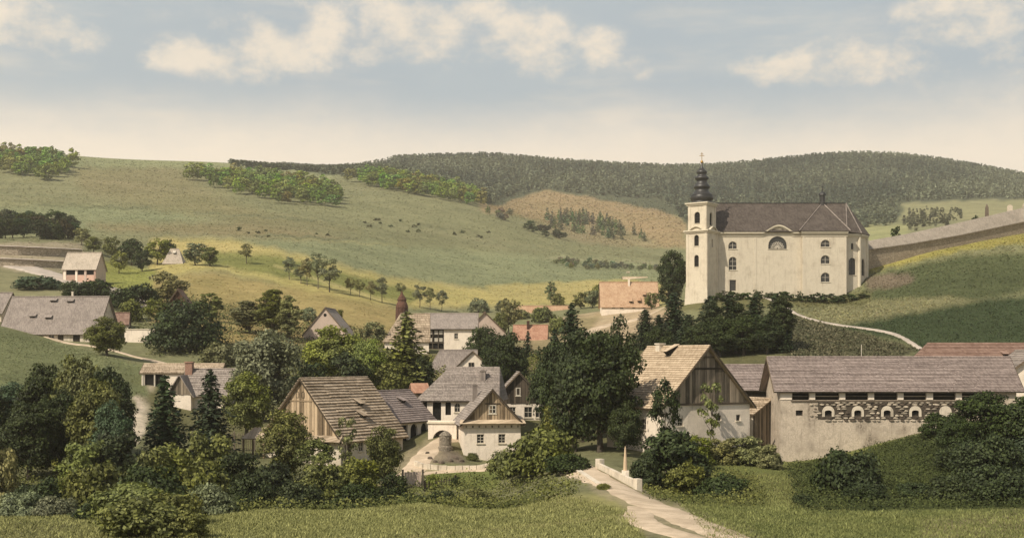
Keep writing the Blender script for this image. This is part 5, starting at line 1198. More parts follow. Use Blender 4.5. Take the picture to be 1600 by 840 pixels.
NAMES = {'fir': 'spruce_tree', 'round': 'broadleaf_tree', 'dome': 'broadleaf_tree', 'poplar': 'poplar_tree', 'bush': 'bush', 'airy': 'young_tree', 'sapling': 'sapling', 'spruce': 'spruce_tree', 'mid': 'broadleaf_tree', 'midoval': 'poplar_tree',
         'midspruce': 'spruce_tree', 'smallbush': 'bush', 'far': 'broadleaf_tree', 'farspruce': 'spruce_tree', 'widetree': 'broadleaf_tree', 'widebush': 'bush', 'widemid': 'broadleaf_tree'}
CATS = {'bush': 'bush', 'widebush': 'bush', 'smallbush': 'bush', 'sapling': 'sapling'}
DK, MID, OLV, LT, BLU, CON, GRY, YEL = (.024, .033, .011), (.076, .082, .022), (.122, .120, .050), (.118, .134, .030), (.040, .056, .030), (.018, .027, .011), (.100, .110, .060), (.17, .18, .035)
TR = random.Random(5)
def plant(kind, px, top, Y, wpx, colr, label, group=None, base=None):
    """one tree or shrub: crown top seen at row 'top', crown 'wpx' photo columns wide"""
    x, y = xat(px, Y), Y; z = gz(x, y)
    if base is not None: z = zat(base, Y)
    h = max(.5, zat(top, Y) - z); w_ = wpx * Y / F
    if kind in WIDE and h / w_ < WIDE[kind][1]: kind = WIDE[kind][0]
    crown, trunk, H0, W0 = PROTO[kind][TR.randrange(len(PROTO[kind]))]
    j = TR.uniform(.86, 1.14); c = tuple(v * j * TR.uniform(.95, 1.05) for v in colr) + (1,)
    rz = TR.uniform(0, 6.28); name = NAMES[kind]; cat = CATS.get(kind, 'tree')
    if trunk is None:
        o = bpy.data.objects.new(name, crown); link(o); o.color = c
    else:
        o = empty(name, (0, 0, 0)); 
        for nm, me in (('trunk', trunk), ('crown', crown)): p = link(bpy.data.objects.new(nm, me), o); p.color = c
    o.location = (x, y, z); o.rotation_euler = (TR.uniform(-.03, .03), TR.uniform(-.03, .03), rz); o.scale = (w_ / W0, w_ / W0, h / H0)
    tag(o, label, cat, group); return o
T = plant
# dark belt at the left
G1 = 'dark trees massed at the left edge'
for a in ((18, 592, 152, 95, BLU, 'bluish dark tree at the left edge of the photo'), (70, 566, 148, 92, DK, 'tall dark tree above the picket fence at the left'), (118, 552, 146, 86, MID, 'yellow-tinged tree top rising highest in the dark left belt'),
          (172, 566, 143, 84, DK, 'dark tree bounding the left belt beside the white yard'), (150, 590, 138, 96, MID, 'green tree in front of the highest tree of the left belt'), (92, 610, 140, 90, DK, 'very dark tree in the middle of the left belt'),
          (45, 625, 136, 100, DK, 'dark tree low at the left edge, below the bluish one'), (176, 628, 134, 70, BLU, 'dark tree at the lower right of the left belt'), (-35, 600, 145, 110, DK, 'dark tree cut off by the left edge of the photo')): T('dome', *a, G1)
G2 = 'bushes crowding the lower left corner'
for a in ((-8, 668, 124, 74, OLV, 'light olive bush beside the left picket fence'), (134, 672, 125, 100, MID, 'tall leafy bush right of the left picket fence'), (180, 655, 127, 100, DK, 'dark rounded bush under the left belt of trees'),
          (255, 676, 122, 105, MID, 'broad green bush below the two spruces'), (325, 655, 128, 92, MID, 'olive bush below the right-hand spruce'), (60, 742, 112, 100, DK, 'dark bush low at the left edge'),
          (150, 715, 108, 135, MID, 'wide green bush in the lower left thicket'), (235, 722, 104, 140, DK, 'dark wide bush in the middle of the lower left thicket'), (318, 708, 112, 115, MID, 'bush at the right end of the lower left thicket'),
          (375, 690, 124, 78, DK, 'bush in front of the picket fence by the old barn'), (205, 752, 92, 150, MID, 'large bush reaching down to the bottom edge at the left'), (268, 768, 88, 120, MID, 'bright yellow-green bush at the bottom edge at the left'),
          (225, 772, 79, 150, MID, 'nearest wide bush touching the bottom edge of the photo'), (292, 788, 78, 70, MID, 'small bush at the bottom edge right of the nearest wide bush'), (158, 776, 93, 90, DK, 'dark bush standing on the near meadow at the left'), (330, 752, 101, 92, GRY, 'greyish bush at the meadow edge below the old barn'), (395, 738, 108, 90, DK, 'dark bush at the meadow edge left of the old barn wall'),
          (90, 770, 100, 80, GRY, 'silvery low bush at the meadow edge on the left'), (35, 766, 101, 84, GRY, 'silvery low bush nearest the lower left corner')): T('bush', *a, G2)
T('spruce', 259, 584, 150, 92, CON, 'dark spruce in front of the white yard, left of its pair')
T('spruce', 329, 576, 152, 96, CON, 'dark spruce hiding the chimney house, right of its pair')
# left middle
T('round', 290, 462, 236, 124, DK, 'big round dark tree behind the chimney house')
T('midoval', 328, 452, 275, 46, MID, 'slim tree rising behind the big round dark tree')
T('poplar', 388, 468, 256, 66, OLV, 'olive tree at the left of the tall grey-green pair')
T('poplar', 425, 448, 252, 62, MID, 'tallest tree of the grey-green pair left of the cream gable')
T('poplar', 452, 458, 250, 44, OLV, 'narrow olive tree at the right of the grey-green group')
T('dome', 415, 512, 182, 122, GRY, 'large grey-green tree above the old wooden barn')
T('dome', 385, 575, 170, 80, MID, 'lower grey-green tree beside the chimney house')
T('mid', 342, 534, 222, 64, OLV, 'light bushy tree right of the big round dark tree')
T('round', 520, 508, 206, 100, LT, 'bright green tree left of the centre, below the cream gable')
T('round', 575, 530, 200, 66, LT, 'yellow-green tree behind the arcaded annex')
T('mid', 545, 545, 196, 70, DK, 'dark tree behind the ridge of the old wooden barn')
T('mid', 484, 560, 190, 60, DK, 'dark small tree touching the barn gable tip')
T('spruce', 633, 484, 202, 112, MID, 'tall green spruce in the middle of the village')
T('mid', 612, 560, 196, 60, MID, 'round bush-like tree left of the village spruce')
T('mid', 662, 552, 200, 36, DK, 'dark small tree right of the village spruce')
T('round', 756, 505, 240, 74, DK, 'dark broad tree behind the white attic-window gable'); T('round', 776, 534, 197, 58, DK, 'dark tree close behind the courtyard house ridge')
T('round', 792, 520, 192, 70, DK, 'dark tree above the weathered board gable')
T('midspruce', 824, 515, 250, 28, CON, 'small dark spruce below the brick-red cottage')
T('midspruce', 812, 545, 222, 26, CON, 'slim spruce just left of the dark central mass')
T('mid', 795, 465, 345, 42, OLV, 'olive tree between pink gable and orange roof'); T('mid', 782, 484, 322, 26, MID, 'small tree right behind the pink gable')
T('mid', 848, 475, 372, 44, MID, 'tree standing before the broad orange roof'); T('mid', 872, 492, 340, 40, MID, 'small tree right of the brick-red cottage'); T('mid', 815, 482, 385, 30, OLV, 'pale little tree at the left of the broad orange roof')
# dark mass in the centre
G3 = 'dark trees massed in the centre'
for a in (('spruce', 892, 472, 212, 84, CON, 'tallest dark spruce of the central mass'), ('spruce', 866, 512, 196, 56, CON, 'lower pointed spruce at the left of the central mass'), ('round', 862, 535, 168, 76, DK, 'dark tree at the left shoulder of the central mass'), ('round', 912, 512, 160, 100, DK, 'dark crown left of the middle in the central mass'),
          ('round', 958, 498, 168, 88, DK, 'dark crown at the top right of the central mass'), ('round', 965, 560, 150, 96, DK, 'dark crown beside the beige roof of the large farmhouse'), ('dome', 898, 560, 145, 100, DK, 'dark broad crown low in the central mass'),
          ('round', 938, 518, 141, 138, DK, 'broadest dark crown of the central mass, hanging over the bridge road'), ('dome', 880, 618, 148, 74, MID, 'greener tree beside the small white house, before the central mass'), ('round', 978, 628, 136, 60, DK, 'dark tree at the right foot of the central mass')): T(*a, G3)
T('bush', 845, 664, 128, 140, MID, 'huge rounded bush beside the small white house')
T('bush', 795, 700, 134, 70, MID, 'bush leaning on the corner of the small white house'); T('bush', 885, 705, 121, 84, DK, 'dark bush right beside the bridge road')
T('airy', 1040, 588, 128, 56, DK, 'slender sparse tree in front of the large farmhouse'); T('bush', 1050, 660, 117, 124, DK, 'dark bush right of the bridge, below the farmhouse'); T('bush', 1010, 700, 114, 60, DK, 'bush directly right of the bridge parapet'); T('bush', 1072, 712, 112, 70, MID, 'bush between bridge and right meadow')
T('sapling', 1108, 585, 139, 40, MID, 'thin leafy sapling growing up before the dark plank gable')
T('bush', 1132, 738, 110, 88, DK, 'dark bush on the near meadow right of the road')
for a in ((1130, 676, 138, 64, OLV, 'light bush under the right window of the farmhouse'), (1172, 672, 138, 66, OLV, 'light bush below the board lean-to shed'), (1085, 672, 136, 64, MID, 'bush at the wall foot of the large farmhouse'), (1203, 686, 136, 44, OLV, 'small light bush at the corner of the stone barn')): T('bush', *a, 'low bushes below the farmhouse wall')
# spruces under the church
G4 = 'dark spruces and firs in a row below the church'
for a in ((1008, 482, 240, 44, 'dark spruce at the left end of the row below the church'), (1054, 455, 236, 54, 'pointed dark spruce directly left below the church tower'), (1030, 492, 226, 50, 'lower dark spruce between the two left spruces'), (1076, 490, 222, 48, 'dark spruce just below the tower foot'),
          (1108, 462, 220, 56, 'dark spruce under the left end of the nave'), (1142, 458, 218, 60, 'broad dark spruce under the church door'), (1178, 460, 218, 56, 'dark spruce under the lunette window'), (1212, 456, 216, 50, 'dark spruce at the right end of the row below the church'), (1226, 505, 212, 36, 'low dark spruce beside the stony slope')): T('fir', a[0], a[1], a[2], a[3] * 1.05, CON, a[4], G4)
for a in ((1110, 466, 216, 48, 'tall narrow dark tree under the left end of the nave'), (1150, 470, 216, 50, 'tall narrow dark tree just right of the church door'), (1222, 458, 213, 46, 'tall narrow dark tree closing the row below the church at the right')): T('poplar', *a[:4], DK, a[4], G4)
for a in ((1095, 500, 214, 60, 'rounded dark tree filling the row below the church tower'), (1125, 495, 213, 62, 'rounded dark tree between the spruces under the church door'), (1162, 492, 213, 62, 'rounded dark tree in the middle of the row below the church'), (1198, 494, 212, 60, 'rounded dark tree right of the middle of the row below the church'), (1030, 510, 218, 56, 'rounded dark tree behind the beige farmhouse ridge')): T('dome', *a[:4], DK, a[4], G4)

T('round', 1052, 392, 318, 50, DK, 'dark tree behind the church tower'); T('mid', 1042, 440, 312, 34, DK, 'small dark tree at the left foot of the church tower')
for k, px in enumerate(range(1125, 1352, 17)): T('smallbush', px, 449 + (k % 3) * 2 + (5 if px > 1250 else 0), 298 - (k % 2), 34, DK, 'low clipped bush of the hedge along the church wall', 'hedge along the church wall')
# right foreground
G5 = 'dark bushes on the bank below the stone barn'
for a in ((1325, 698, 112, 112, DK, 'rounded dark bush in front of the stone barn corner'), (1462, 640, 138, 56, DK, 'bush climbing the barn wall near the blind arch'), (1500, 690, 118, 80, DK, 'dark bush at the foot of the tall right tree'),
          (1430, 750, 106, 70, DK, 'low dark bush at the foot of the right bank'), (1490, 740, 104, 90, DK, 'dark bush at the meadow edge under the tall right tree'), (1560, 720, 104, 120, DK, 'bush low at the right edge of the photo'), (1352, 752, 106, 76, DK, 'bush below the rounded dark bush'), (1255, 770, 104, 40, DK, 'small dark bush at the left end of the right bank'), (1600, 680, 118, 120, BLU, 'bluish bush cut by the right edge')): T('bush', *a, G5)
T('dome', 1536, 606, 124, 112, DK, 'tall dark tree hiding the right end of the stone barn'); T('dome', 1598, 616, 120, 116, DK, 'dark tree cut by the right edge of the photo'); T('dome', 1545, 668, 110, 120, DK, 'dark leafy tree low in front of the tall right tree'); T('dome', 1497, 650, 122, 66, DK, 'smaller dark tree left of the tall right tree')
# garden before the barn and the white house
G6 = 'young trees and bushes before the old wooden barn'
for a in (('round', 447, 640, 138, 88, MID, 'airy young tree on thin stems covering the barn corner'), ('sapling', 540, 640, 134, 36, OLV, 'nearly bare little tree before the barn wall'), ('round', 600, 664, 138, 62, MID, 'bright leafy young tree at the right corner of the barn'), ('airy', 492, 682, 134, 74, MID, 'young tree before the white wall of the barn'),
          ('bush', 425, 708, 120, 86, DK, 'dark bush under the airy young tree'), ('bush', 505, 703, 122, 90, MID, 'leafy bush before the middle of the barn'), ('bush', 558, 700, 124, 90, MID, 'bush left of the bright young tree'), ('bush', 612, 728, 122, 60, DK, 'dark bush right of the bright young tree'), ('bush', 470, 748, 108, 90, DK, 'low dark bush at the meadow edge before the barn'), ('bush', 560, 752, 109, 96, DK, 'low dark bush at the meadow edge right of the barn')): T(*a, G6)
G7 = 'small garden bushes below the white house'
for a in ((676, 735, 137, 26, LT, 'bright pointed bush in the garden beside the gate'), (640, 768, 118, 60, DK, 'low dark bush left in the garden hedge'), (690, 765, 118, 64, DK, 'low dark bush in the middle of the garden hedge'), (745, 762, 119, 64, MID, 'low bush right in the garden hedge'), (712, 742, 137, 18, DK, 'small dark bush at the garden fence'),
          (738, 706, 155, 22, MID, 'tiny bush under the left window of the white house'), (782, 712, 154, 26, MID, 'tiny bush under the right window of the white house'), (942, 758, 103, 26, MID, 'small bush on the grass at the left road edge')): T('bush', *a, G7)
# orchard and hillside
T('airy', 385, 380, 431, 30, OLV, 'lone round tree standing out on the yellow meadow')
G8 = 'trees round the tiny far cottage'
for a in ((305, 377, 412, 40, GRY, 'tall grey-green tree right of the tiny cottage'), (328, 384, 410, 32, MID, 'tree at the right of the pair beside the tiny cottage'), (246, 372, 425, 44, LT, 'yellow-green tree left of the tiny cottage'), (262, 372, 432, 30, DK, 'dark tree just behind the tiny cottage'), (206, 370, 428, 44, DK, 'dark tree in the middle of the upper left row'),
          (174, 368, 430, 30, MID, 'tree above the brick lodge roof'), (146, 368, 436, 30, MID, 'tree at the left end of the upper left row'), (186, 392, 395, 30, LT, 'yellow-green tree right of the brick lodge'), (222, 388, 405, 34, DK, 'dark low tree below the upper left row'), (128, 355, 452, 28, OLV, 'light tree at the end of the upper terrace')): T('mid', *a, G8)
G9 = 'dark trees along the upper left road'
for a in ((60, 432, 315, 62, BLU, 'bluish dark tree above the long grey roof at the left'), (118, 440, 300, 40, DK, 'dark tree above the middle of the long grey roof'), (150, 437, 305, 46, DK, 'dark tree above the right end of the long grey roof'), (190, 452, 288, 42, DK, 'dark tree beside the end of the upper road'), (222, 446, 296, 44, DK, 'dark tree left of the rust-brown gable'), (262, 425, 302, 52, OLV, 'olive tree behind the rust-brown gable'), (205, 468, 272, 40, MID, 'tree above the whitewashed yard wall'), (243, 468, 268, 30, MID, 'small tree left under the rust-brown gable')): T('mid', a[0], a[1] - 4, a[2], a[3] * 1.3, *a[4:], G9)
T('round', 167, 494, 216, 68, MID, 'isolated spreading tree in front of the long grey house', base=560)
G10 = 'fruit trees on the yellow slope'
for a in ((497, 390, 384, 34, GRY, 'tallest fruit tree of the clump on the yellow slope'), (515, 402, 380, 40, GRY, 'broad fruit tree at the right of the clump'), (480, 402, 388, 30, OLV, 'fruit tree at the left of the main clump'), (452, 400, 398, 26, GRY, 'small pale fruit tree left of the clump'), (470, 412, 392, 28, GRY, 'low fruit tree below the clump'), (548, 432, 385, 22, OLV, 'small tree first right of the clump by the path'), (562, 434, 384, 20, OLV, 'small tree second along the path'),
          (579, 438, 382, 22, OLV, 'small tree third along the path'), (597, 432, 384, 28, GRY, 'greyer tree just left of the turret'), (656, 444, 400, 26, GRY, 'pale tree first right of the turret'), (672, 448, 398, 26, OLV, 'tree above the timber gallery house'), (690, 452, 402, 22, GRY, 'pale small tree right above the grey roofs'), (626, 440, 420, 20, OLV, 'thin tree just above the turret')): T('airy', *a, G10)
G11 = 'trees scattered along the valley meadow'
for a in (('midoval', 861, 436, 440, 20, GRY, 'tall narrow tree standing alone in the yellow valley field'), ('mid', 872, 458, 425, 26, MID, 'bushy tree at the foot of the narrow valley tree'), ('mid', 748, 465, 410, 36, GRY, 'grey-green tree behind the pink gable roof'), ('mid', 785, 468, 400, 28, GRY, 'pale tree right of the grey roofs'), ('mid', 908, 455, 398, 28, MID, 'tree left of the orange farmhouse'), ('mid', 926, 452, 396, 30, GRY, 'pale tree close to the orange farmhouse gable'), ('mid', 936, 442, 420, 26, MID, 'tree behind the orange farmhouse gable'), ('mid', 1018, 455, 358, 26, MID, 'tree before the right end of the orange roof'), ('mid', 482, 478, 300, 30, GRY, 'pale young tree left of the cream gable'), ('midoval', 530, 482, 285, 18, MID, 'small tree right of the cream gable'), ('mid', 585, 500, 275, 40, OLV, 'pale leafy tree left of the hipped village house'), ('mid', 555, 510, 268, 36, OLV, 'pale bushy tree behind the bright green tree')): T(*a, G11)
for a in ((1400, 349, 352, 22, 'dark little tree behind the low part of the cemetery wall'), (1372, 372, 338, 12, 'tiny dark bush left behind the cemetery wall'), (1386, 374, 341, 10, 'tiny round bush behind the cemetery wall'), (1430, 362, 356, 12, 'small bush right of the tree behind the wall'), (1524, 332, 352, 16, 'dark bush beside the pointed monument')): T('smallbush', *a[:4], DK, a[4])
def scatter(kind, poly, n, colr, hpx, wpx, label, group, lo, hi, seed):
    """individual trees inside a ground patch given by its outline in the photo"""
    rg = random.Random(seed); xs = [p[0] for p in poly]; ys = [p[1] for p in poly]; k = 0; tries = 0; prev = []
    while k < n and tries < n * 60:
        tries += 1; px = rg.uniform(min(xs), max(xs)); py = rg.uniform(min(ys), max(ys))
        if poly_mask(np.array([px]), np.array([py]), poly, .01)[0] < .5: continue
        if any(abs(px - a) < wpx * .33 and abs(py - b) < hpx * .12 for a, b in prev): continue
        Y = Yat(px, py, lo, hi)
        if Y >= hi: continue
        prev.append((px, py)); f = rg.uniform(.8, 1.15); dk = tuple(c * rg.uniform(.75, 1.25) for c in colr)
        T(kind if isinstance(kind, str) else kind[rg.randrange(len(kind))], px, py - hpx * f, Y, wpx * rg.uniform(.85, 1.25), dk, label, group); k += 1
YG = (.108, .142, .030)
scatter('far', [(-30, 268), (30, 274), (72, 283), (100, 276), (116, 262), (60, 250), (-30, 246)], 52, YG, 27, 25, 'broadleaf tree in the round grove at the upper left edge', 'grove at the upper left edge', 500, 1400, 1)
scatter('far', [(298, 282), (340, 296), (430, 318), (528, 326), (530, 305), (470, 290), (400, 281), (320, 278)], 78, YG, 26, 26, 'broadleaf tree in the long grove on the left meadow', 'long grove on the left meadow', 500, 1400, 2)
scatter('far', [(540, 284), (600, 296), (690, 312), (756, 325), (757, 315), (700, 296), (600, 282)], 72, YG, 24, 23, 'broadleaf tree in the grove on the middle ridge', 'grove on the middle ridge', 600, 1500, 3)
scatter('mid', [(-20, 374), (110, 374), (112, 362), (60, 352), (-20, 354)], 26, DK, 30, 34, 'dark tree in the copse above the left terraces', 'copse above the left terraces', 380, 700, 4)
scatter('farspruce', [(848, 352), (905, 368), (1012, 381), (1010, 372), (930, 342), (860, 336)], 60, (.075, .09, .045), 18, 13, 'conifer in the wedge of dark trees on the brown clearing', 'wedge of conifers on the clearing', 700, 1600, 5)
scatter('far', [(824, 366), (880, 376), (882, 371), (850, 358), (826, 352)], 9, DK, 13, 17, 'dark tree in the small clump on the valley meadow', 'small dark clump on the valley meadow', 600, 1300, 6)
scatter('smallbush', [(555, 352), (700, 372), (775, 382), (770, 362), (640, 345), (560, 340)], 16, DK, 6, 8, 'tiny dark bush scattered on the middle meadow', 'tiny bushes on the middle meadow', 450, 1200, 7)
scatter('smallbush', [(360, 366), (520, 378), (515, 368), (370, 355)], 8, DK, 5, 8, 'tiny bush on the meadow above the yellow slope', 'tiny bushes above the yellow slope', 400, 900, 8)
scatter('far', [(760, 335), (800, 350), (810, 340), (775, 325)], 7, GRY, 12, 12, 'small tree at the meadow end of the middle ridge', 'small trees at the end of the middle ridge', 700, 1500, 9)
scatter('far', [(860, 418), (1030, 428), (1028, 420), (900, 408), (860, 410)], 40, GRY, 10, 11, 'small tree of the long hedge row behind the valley field', 'hedge row behind the valley field', 600, 1200, 10)

# ------------------------------------------------------------------ far woods, ground cover and grass: masses nobody could count
def merged(name, protos, xs, ys, zs, hs, ws, cols, seed):
    rng = np.random.default_rng(seed); Vs, Cs = [], []
    for i, me in enumerate(protos):
        n = len(me.vertices); co = np.empty(n * 3, np.float32); me.vertices.foreach_get('co', co); co = co.reshape(-1, 3); H0 = co[:, 2].max(); W0 = np.abs(co[:, :2]).max() * 2
        idx = np.arange(i, len(xs), len(protos)); a = rng.uniform(0, 6.28, len(idx)); ca, sa = np.cos(a)[:, None], np.sin(a)[:, None]; sw = (ws[idx] / W0)[:, None]
        X_ = (co[:, 0] * ca - co[:, 1] * sa) * sw + xs[idx][:, None]; Y_ = (co[:, 0] * sa + co[:, 1] * ca) * sw + ys[idx][:, None]; Z_ = co[:, 2][None] * (hs[idx] / H0)[:, None] + zs[idx][:, None]
        Vs.append(np.stack([X_, Y_, Z_], -1).reshape(-1, 3)); Cs.append(np.repeat(cols[idx], n, 0))
    V = np.concatenate(Vs); me = np_mesh(name, V, _quads(len(V) // 4), M['leafvc'], col=np.concatenate(Cs)); return link(bpy.data.objects.new(name, me))
tiny = [conifer(200 + k, 10, 5.4, 5, 4, 2, 3.4, trunk=False)[0] for k in range(3)] + [leafy(210 + k, 9, 6.5, .8, 6, 26, 2.6, 'dome', trunk=False)[0] for k in range(2)]
def wood(name, poly, n, lo, hi, label, cat, h, w_, seed, cA=(.050, .070, .048), cB=(.170, .188, .115)):
    """a forest: random ground points whose projection falls inside the outline"""
    rng = np.random.default_rng(seed); xs0 = [p[0] for p in poly]; pp = np.array(poly, float)
    N = n * 6; px = rng.uniform(min(xs0), max(xs0), N); Y = np.sqrt(rng.uniform(lo * lo, hi * hi, N)); r = row_of(px, Y)
    ok = poly_mask(px, r, poly, .01) > .5; px, Y, r = px[ok][:n], Y[ok][:n], r[ok][:n]
    x = xat(px, Y); z = CZ + (HZ - r) * Y / F - .4; m = len(px)
    f = np.clip(.42 + .42 * (np.sin(x * .009 + Y * .004 + 1) * np.sin(Y * .008 + x * .003) + .6 * np.sin(x * .023 - Y * .013 + 2)) + rng.normal(0, .22, m) + .42 * np.clip((px - 1280) / 260, 0, 1), 0, 1)[:, None]
    o = merged(name, tiny, x, Y, z, rng.uniform(.7, 1.3, m) * h * np.clip(.45 + (px - 480) / 260, .42, 1), rng.uniform(.8, 1.25, m) * w_, np.array(cA) * (1 - f) + np.array(cB) * f, seed); o['kind'] = 'stuff'; o['label'] = label; return o
wood('forest', [(360, 252), (480, 258), (560, 262), (600, 258), (640, 246), (770, 240), (1000, 258), (1100, 262), (1340, 240), (1480, 250), (2000, 300), (2000, 318), (1640, 312), (1540, 310), (1404, 316), (1400, 345), (1352, 372), (1150, 372), (1080, 366), (1060, 335), (1030, 312), (960, 308), (850, 296), (800, 306), (752, 322), (640, 290), (480, 268), (360, 262)], 21000, 1150, 2500, 'dark mixed forest covering the far hills', 'forest', 11, 8, 1)
wood('scrub', [(1404, 345), (1420, 330), (1505, 330), (1500, 350), (1420, 362)], 110, 700, 1700, 'scattered scrub on the far right fields', 'scrub', 6, 6, 3, (.06, .07, .04), (.10, .10, .05))
def patch(name, poly, n, lo, hi, h, s, label, seed, cA, cB, leaf_n=5):
    """low leafy ground cover: small leaf clusters lying on the ground"""
    rng = np.random.default_rng(seed); xs0 = [p[0] for p in poly]; N = n * 5; px = rng.uniform(min(xs0), max(xs0), N); Y = np.sqrt(rng.uniform(lo * lo, hi * hi, N)); r = row_of(px, Y)
    ok = poly_mask(px + rng.normal(0, 3, N), r + rng.normal(0, 1.5, N), poly, .01) > .5; px, Y = px[ok][:n], Y[ok][:n]; m = len(px); x = xat(px, Y); z = gz(x, Y)
    f = np.clip(.5 + .4 * np.sin(x * .6 + Y * .35) * np.sin(Y * .5 - x * .21) + rng.normal(0, .3, m), 0, 1)[:, None]; c = np.array(cA) * (1 - f) + np.array(cB) * f; hh = h * (.5 + .8 * f[:, 0])
    P_ = np.repeat(np.stack([x, Y, z], -1), leaf_n, 0); k = len(P_); P_ = P_ + np.stack([rng.normal(0, s * 1.3, k), rng.normal(0, s * 1.3, k), np.repeat(hh, leaf_n) * rng.uniform(.05, 1, k)], -1)
    V = _leaves(rng, P_, np.tile([0, -.2, .8], (k, 1)), s, .6, .55); o = link(bpy.data.objects.new(name, np_mesh(name, V, _quads(k), M['leafvc'], col=np.repeat(np.repeat(c, leaf_n, 0), 4, 0)))); o['kind'] = 'stuff'; o['label'] = label; return o
GA, GB = (.050, .060, .018), (.125, .128, .036)
patch('undergrowth', [(-60, 690), (400, 690), (620, 745), (800, 750), (905, 755), (900, 800), (600, 806), (300, 820), (-60, 820)], 9000, 100, 146, .9, .26, 'tangled undergrowth along the stream', 1, GA, GB)
patch('undergrowth', [(1230, 722), (1330, 715), (1480, 640), (1700, 640), (1700, 800), (1250, 796)], 11000, 98, 142, .55, .20, 'dark rank grass and weeds covering the right bank', 2, (.020, .028, .010), (.062, .074, .022))
patch('undergrowth', [(1000, 745), (1060, 720), (1180, 745), (1200, 790), (1080, 790), (1010, 776)], 1600, 98, 134, .7, .22, 'weeds round the bushes right of the bridge', 3, GA, GB)
patch('undergrowth', [(1060, 690), (1215, 690), (1215, 722), (1100, 726), (1050, 716)], 1800, 130, 150, .8, .24, 'rank weeds below the farmhouse wall', 4, (.07, .078, .03), (.13, .13, .055))
patch('undergrowth', [(420, 560), (900, 545), (1010, 560), (1000, 640), (880, 665), (760, 600), (600, 620), (440, 590)], 5000, 165, 262, 1.3, .45, 'garden greenery between the village houses', 5, GA, GB)
patch('undergrowth', [(170, 440), (300, 440), (420, 500), (620, 520), (600, 560), (380, 560), (240, 560), (180, 500)], 2600, 200, 330, 1.2, .5, 'hedges and weeds of the upper gardens', 6, (.05, .06, .022), (.11, .11, .04))
patch('scree', [(1236, 494), (1300, 510), (1425, 544), (1400, 560), (1236, 560)], 1900, 195, 268, .3, .42, 'loose stones and dry weeds on the slope under the path', 7, (.040, .046, .022), (.125, .112, .066), 4)
def ground_col(px, Y):
    ix = np.clip(np.searchsorted(gx, px), 0, len(gx) - 1); iy = np.clip(np.searchsorted(gy, Y), 0, len(gy) - 1); return col[iy, ix]
def tussocks(name, poly, n, lo, hi, h, wd, label, seed, dark=.55, light=1.45, pw=2.0):
    """uneven tufts over a far field, in the colour of the field they stand on"""
    rng = np.random.default_rng(seed); xs0 = [p[0] for p in poly]; N = n * 3; px = rng.uniform(min(xs0), max(xs0), N); Y = (rng.uniform(lo ** (1 / pw), hi ** (1 / pw), N)) ** pw; r = row_of(px, Y)
    ok = poly_mask(px + rng.normal(0, 6, N), r + rng.normal(0, 3, N), poly, .01) > .5; px, Y, r = px[ok][:n], Y[ok][:n], r[ok][:n]; m = len(px); x = xat(px, Y); z = CZ + (HZ - r) * Y / F - .03
    f = rng.normal(0, .5, m) + .5 * np.sin(x * .05 + 3 * np.sin(Y * .011)) * np.sin(Y * .06 + x * .017); c = ground_col(px, Y) * np.clip(1.12 + (f * .13), dark, light)[:, None]
    c = c * np.stack([1 + rng.normal(0, .05, m), np.ones(m), 1 + rng.normal(0, .08, m)], -1)
    sc = (Y / 300.0) ** .8; hh = h * sc * rng.uniform(.4, 1.5, m); w_ = wd * sc * rng.uniform(.5, 1.5, m); B = np.stack([x, Y, z], -1); vs = []
    for k in range(2):
        a = rng.uniform(-.7, .7, m) + k * 1.5; d = np.stack([np.cos(a), np.sin(a), np.zeros(m)], -1) * w_[:, None]; tip = B + np.stack([rng.normal(0, .5, m) * w_, rng.normal(0, .5, m) * w_, hh], -1); vs.append(np.stack([B - d, B + d, tip], 1))
    V = np.concatenate(vs, 0).reshape(-1, 3); o = link(bpy.data.objects.new(name, np_mesh(name, V, np.arange(len(V)).reshape(-1, 3), M['leafvc'], col=np.repeat(np.concatenate([c, c], 0), 3, 0)))); o['kind'] = 'stuff'; o['label'] = label
def grass(name, poly, n, lo, hi, h, label, seed, cA, cB, wd=.035):
    rng = np.random.default_rng(seed); xs0 = [p[0] for p in poly]; N = n * 4; px = rng.uniform(min(xs0), max(xs0), N); Y = np.sqrt(rng.uniform(lo * lo, hi * hi, N)); r = row_of(px, Y)
    ok = poly_mask(px + rng.normal(0, 4, N), r + rng.normal(0, 2, N), poly, .01) > .5; px, Y = px[ok][:n], Y[ok][:n]; m = len(px); x = xat(px, Y); z = gz(x, Y) - .02
    pat = np.sin(x * .9 + 2 * np.sin(Y * .31)) * np.sin(Y * .7 + np.sin(x * .23)) + .7 * np.sin(x * 2.3 - Y * 1.7) * np.sin(Y * 2.9)
    f = np.clip(.5 + .33 * pat + rng.normal(0, .25, m), 0, 1)[:, None]; c = np.array(cA) * (1 - f) + np.array(cB) * f
    a = rng.uniform(0, 6.28, m); hh = h * rng.uniform(.5, 1.4, m) * (.6 + .6 * f[:, 0]); B = np.stack([x, Y, z], -1); d = np.stack([np.cos(a), np.sin(a), np.zeros(m)], -1) * (wd * rng.uniform(.6, 1.4, m))[:, None]
    tip = B + np.stack([rng.normal(0, .45, m) * hh, rng.normal(0, .45, m) * hh, hh], -1)
    V = np.stack([B - d, B + d, tip], 1).reshape(-1, 3); o = link(bpy.data.objects.new(name, np_mesh(name, V, np.arange(m * 3).reshape(-1, 3), M['leafvc'], col=np.repeat(c, 3, 0)))); o['kind'] = 'stuff'; o['label'] = label
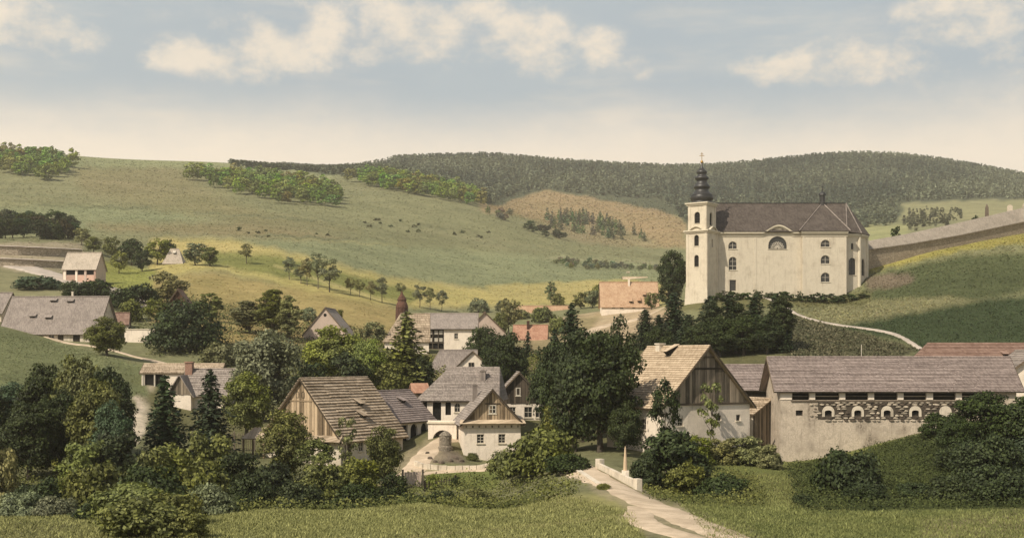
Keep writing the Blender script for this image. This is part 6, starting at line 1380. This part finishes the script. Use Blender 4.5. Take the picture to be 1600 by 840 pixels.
grass('grass', [(-40, 802), (330, 796), (650, 784), (905, 778), (985, 800), (1010, 850), (1010, 900), (-40, 900)], 110000, 68, 106, .17, 'grass of the near meadow left of the road', 1, (.130, .135, .048), (.270, .268, .105))
grass('grass', [(1060, 780), (1250, 730), (1330, 800), (1640, 796), (1640, 900), (1160, 900)], 70000, 68, 140, .17, 'grass of the near meadow right of the road', 2, (.080, .096, .030), (.205, .215, .078))

tussocks('meadow_grass', [(-60, 250), (120, 248), (350, 258), (520, 272), (640, 300), (760, 330), (880, 375), (1060, 405), (1060, 470), (880, 478), (620, 490), (300, 540), (150, 460), (-60, 380)], 45000, 260, 1300, .09, .26, 'uneven hay grass over the big meadow hill', 11)
tussocks('slope_grass', [(1240, 470), (1360, 420), (1660, 345), (1660, 575), (1440, 560), (1240, 500)], 20000, 190, 350, .20, .22, 'rough grass on the slope right of the church', 12, .4, 1.6)
tussocks('slope_grass', [(-60, 505), (110, 540), (240, 580), (230, 625), (-60, 625)], 9000, 180, 250, .15, .16, 'grass of the left slope below the long grey house', 13, .5, 1.5)
tussocks('clearing_scrub', [(750, 312), (850, 298), (960, 310), (1030, 314), (1070, 350), (1070, 390), (960, 384), (800, 340)], 7000, 950, 1700, .18, .28, 'heather and brush on the brown clearing', 14, .4, 1.5)
# ------------------------------------------------------------------ air: one closed box of pale haze round the camera and everything built
def haze(density):
    m = bpy.data.materials.new('haze'); m.use_nodes = True; t = NT(m.node_tree)
    v = t.n('ShaderNodeVolumePrincipled', {'Color': (.95, .90, .82, 1), 'Density': density, 'Anisotropy': .2})
    o = t.n('ShaderNodeOutputMaterial'); t.t.links.new(v.outputs[0], o.inputs['Volume'])
    zs = [c.z for ob in bpy.data.objects if ob.type == 'MESH' for c in (ob.matrix_world @ Vector(b) for b in ob.bound_box)]
    bpy.context.view_layer.update()
    mb = MB(); mb.box(GX.min() - 40, GX.max() + 40, -30, GY.max() + 40, GZ.min() - 1.5, max(GZ.max() + 25, CZ + 20))
    return tag(mb.build('haze', m), 'thin pale summer haze filling the valley air', kind='stuff')
haze(.00013)
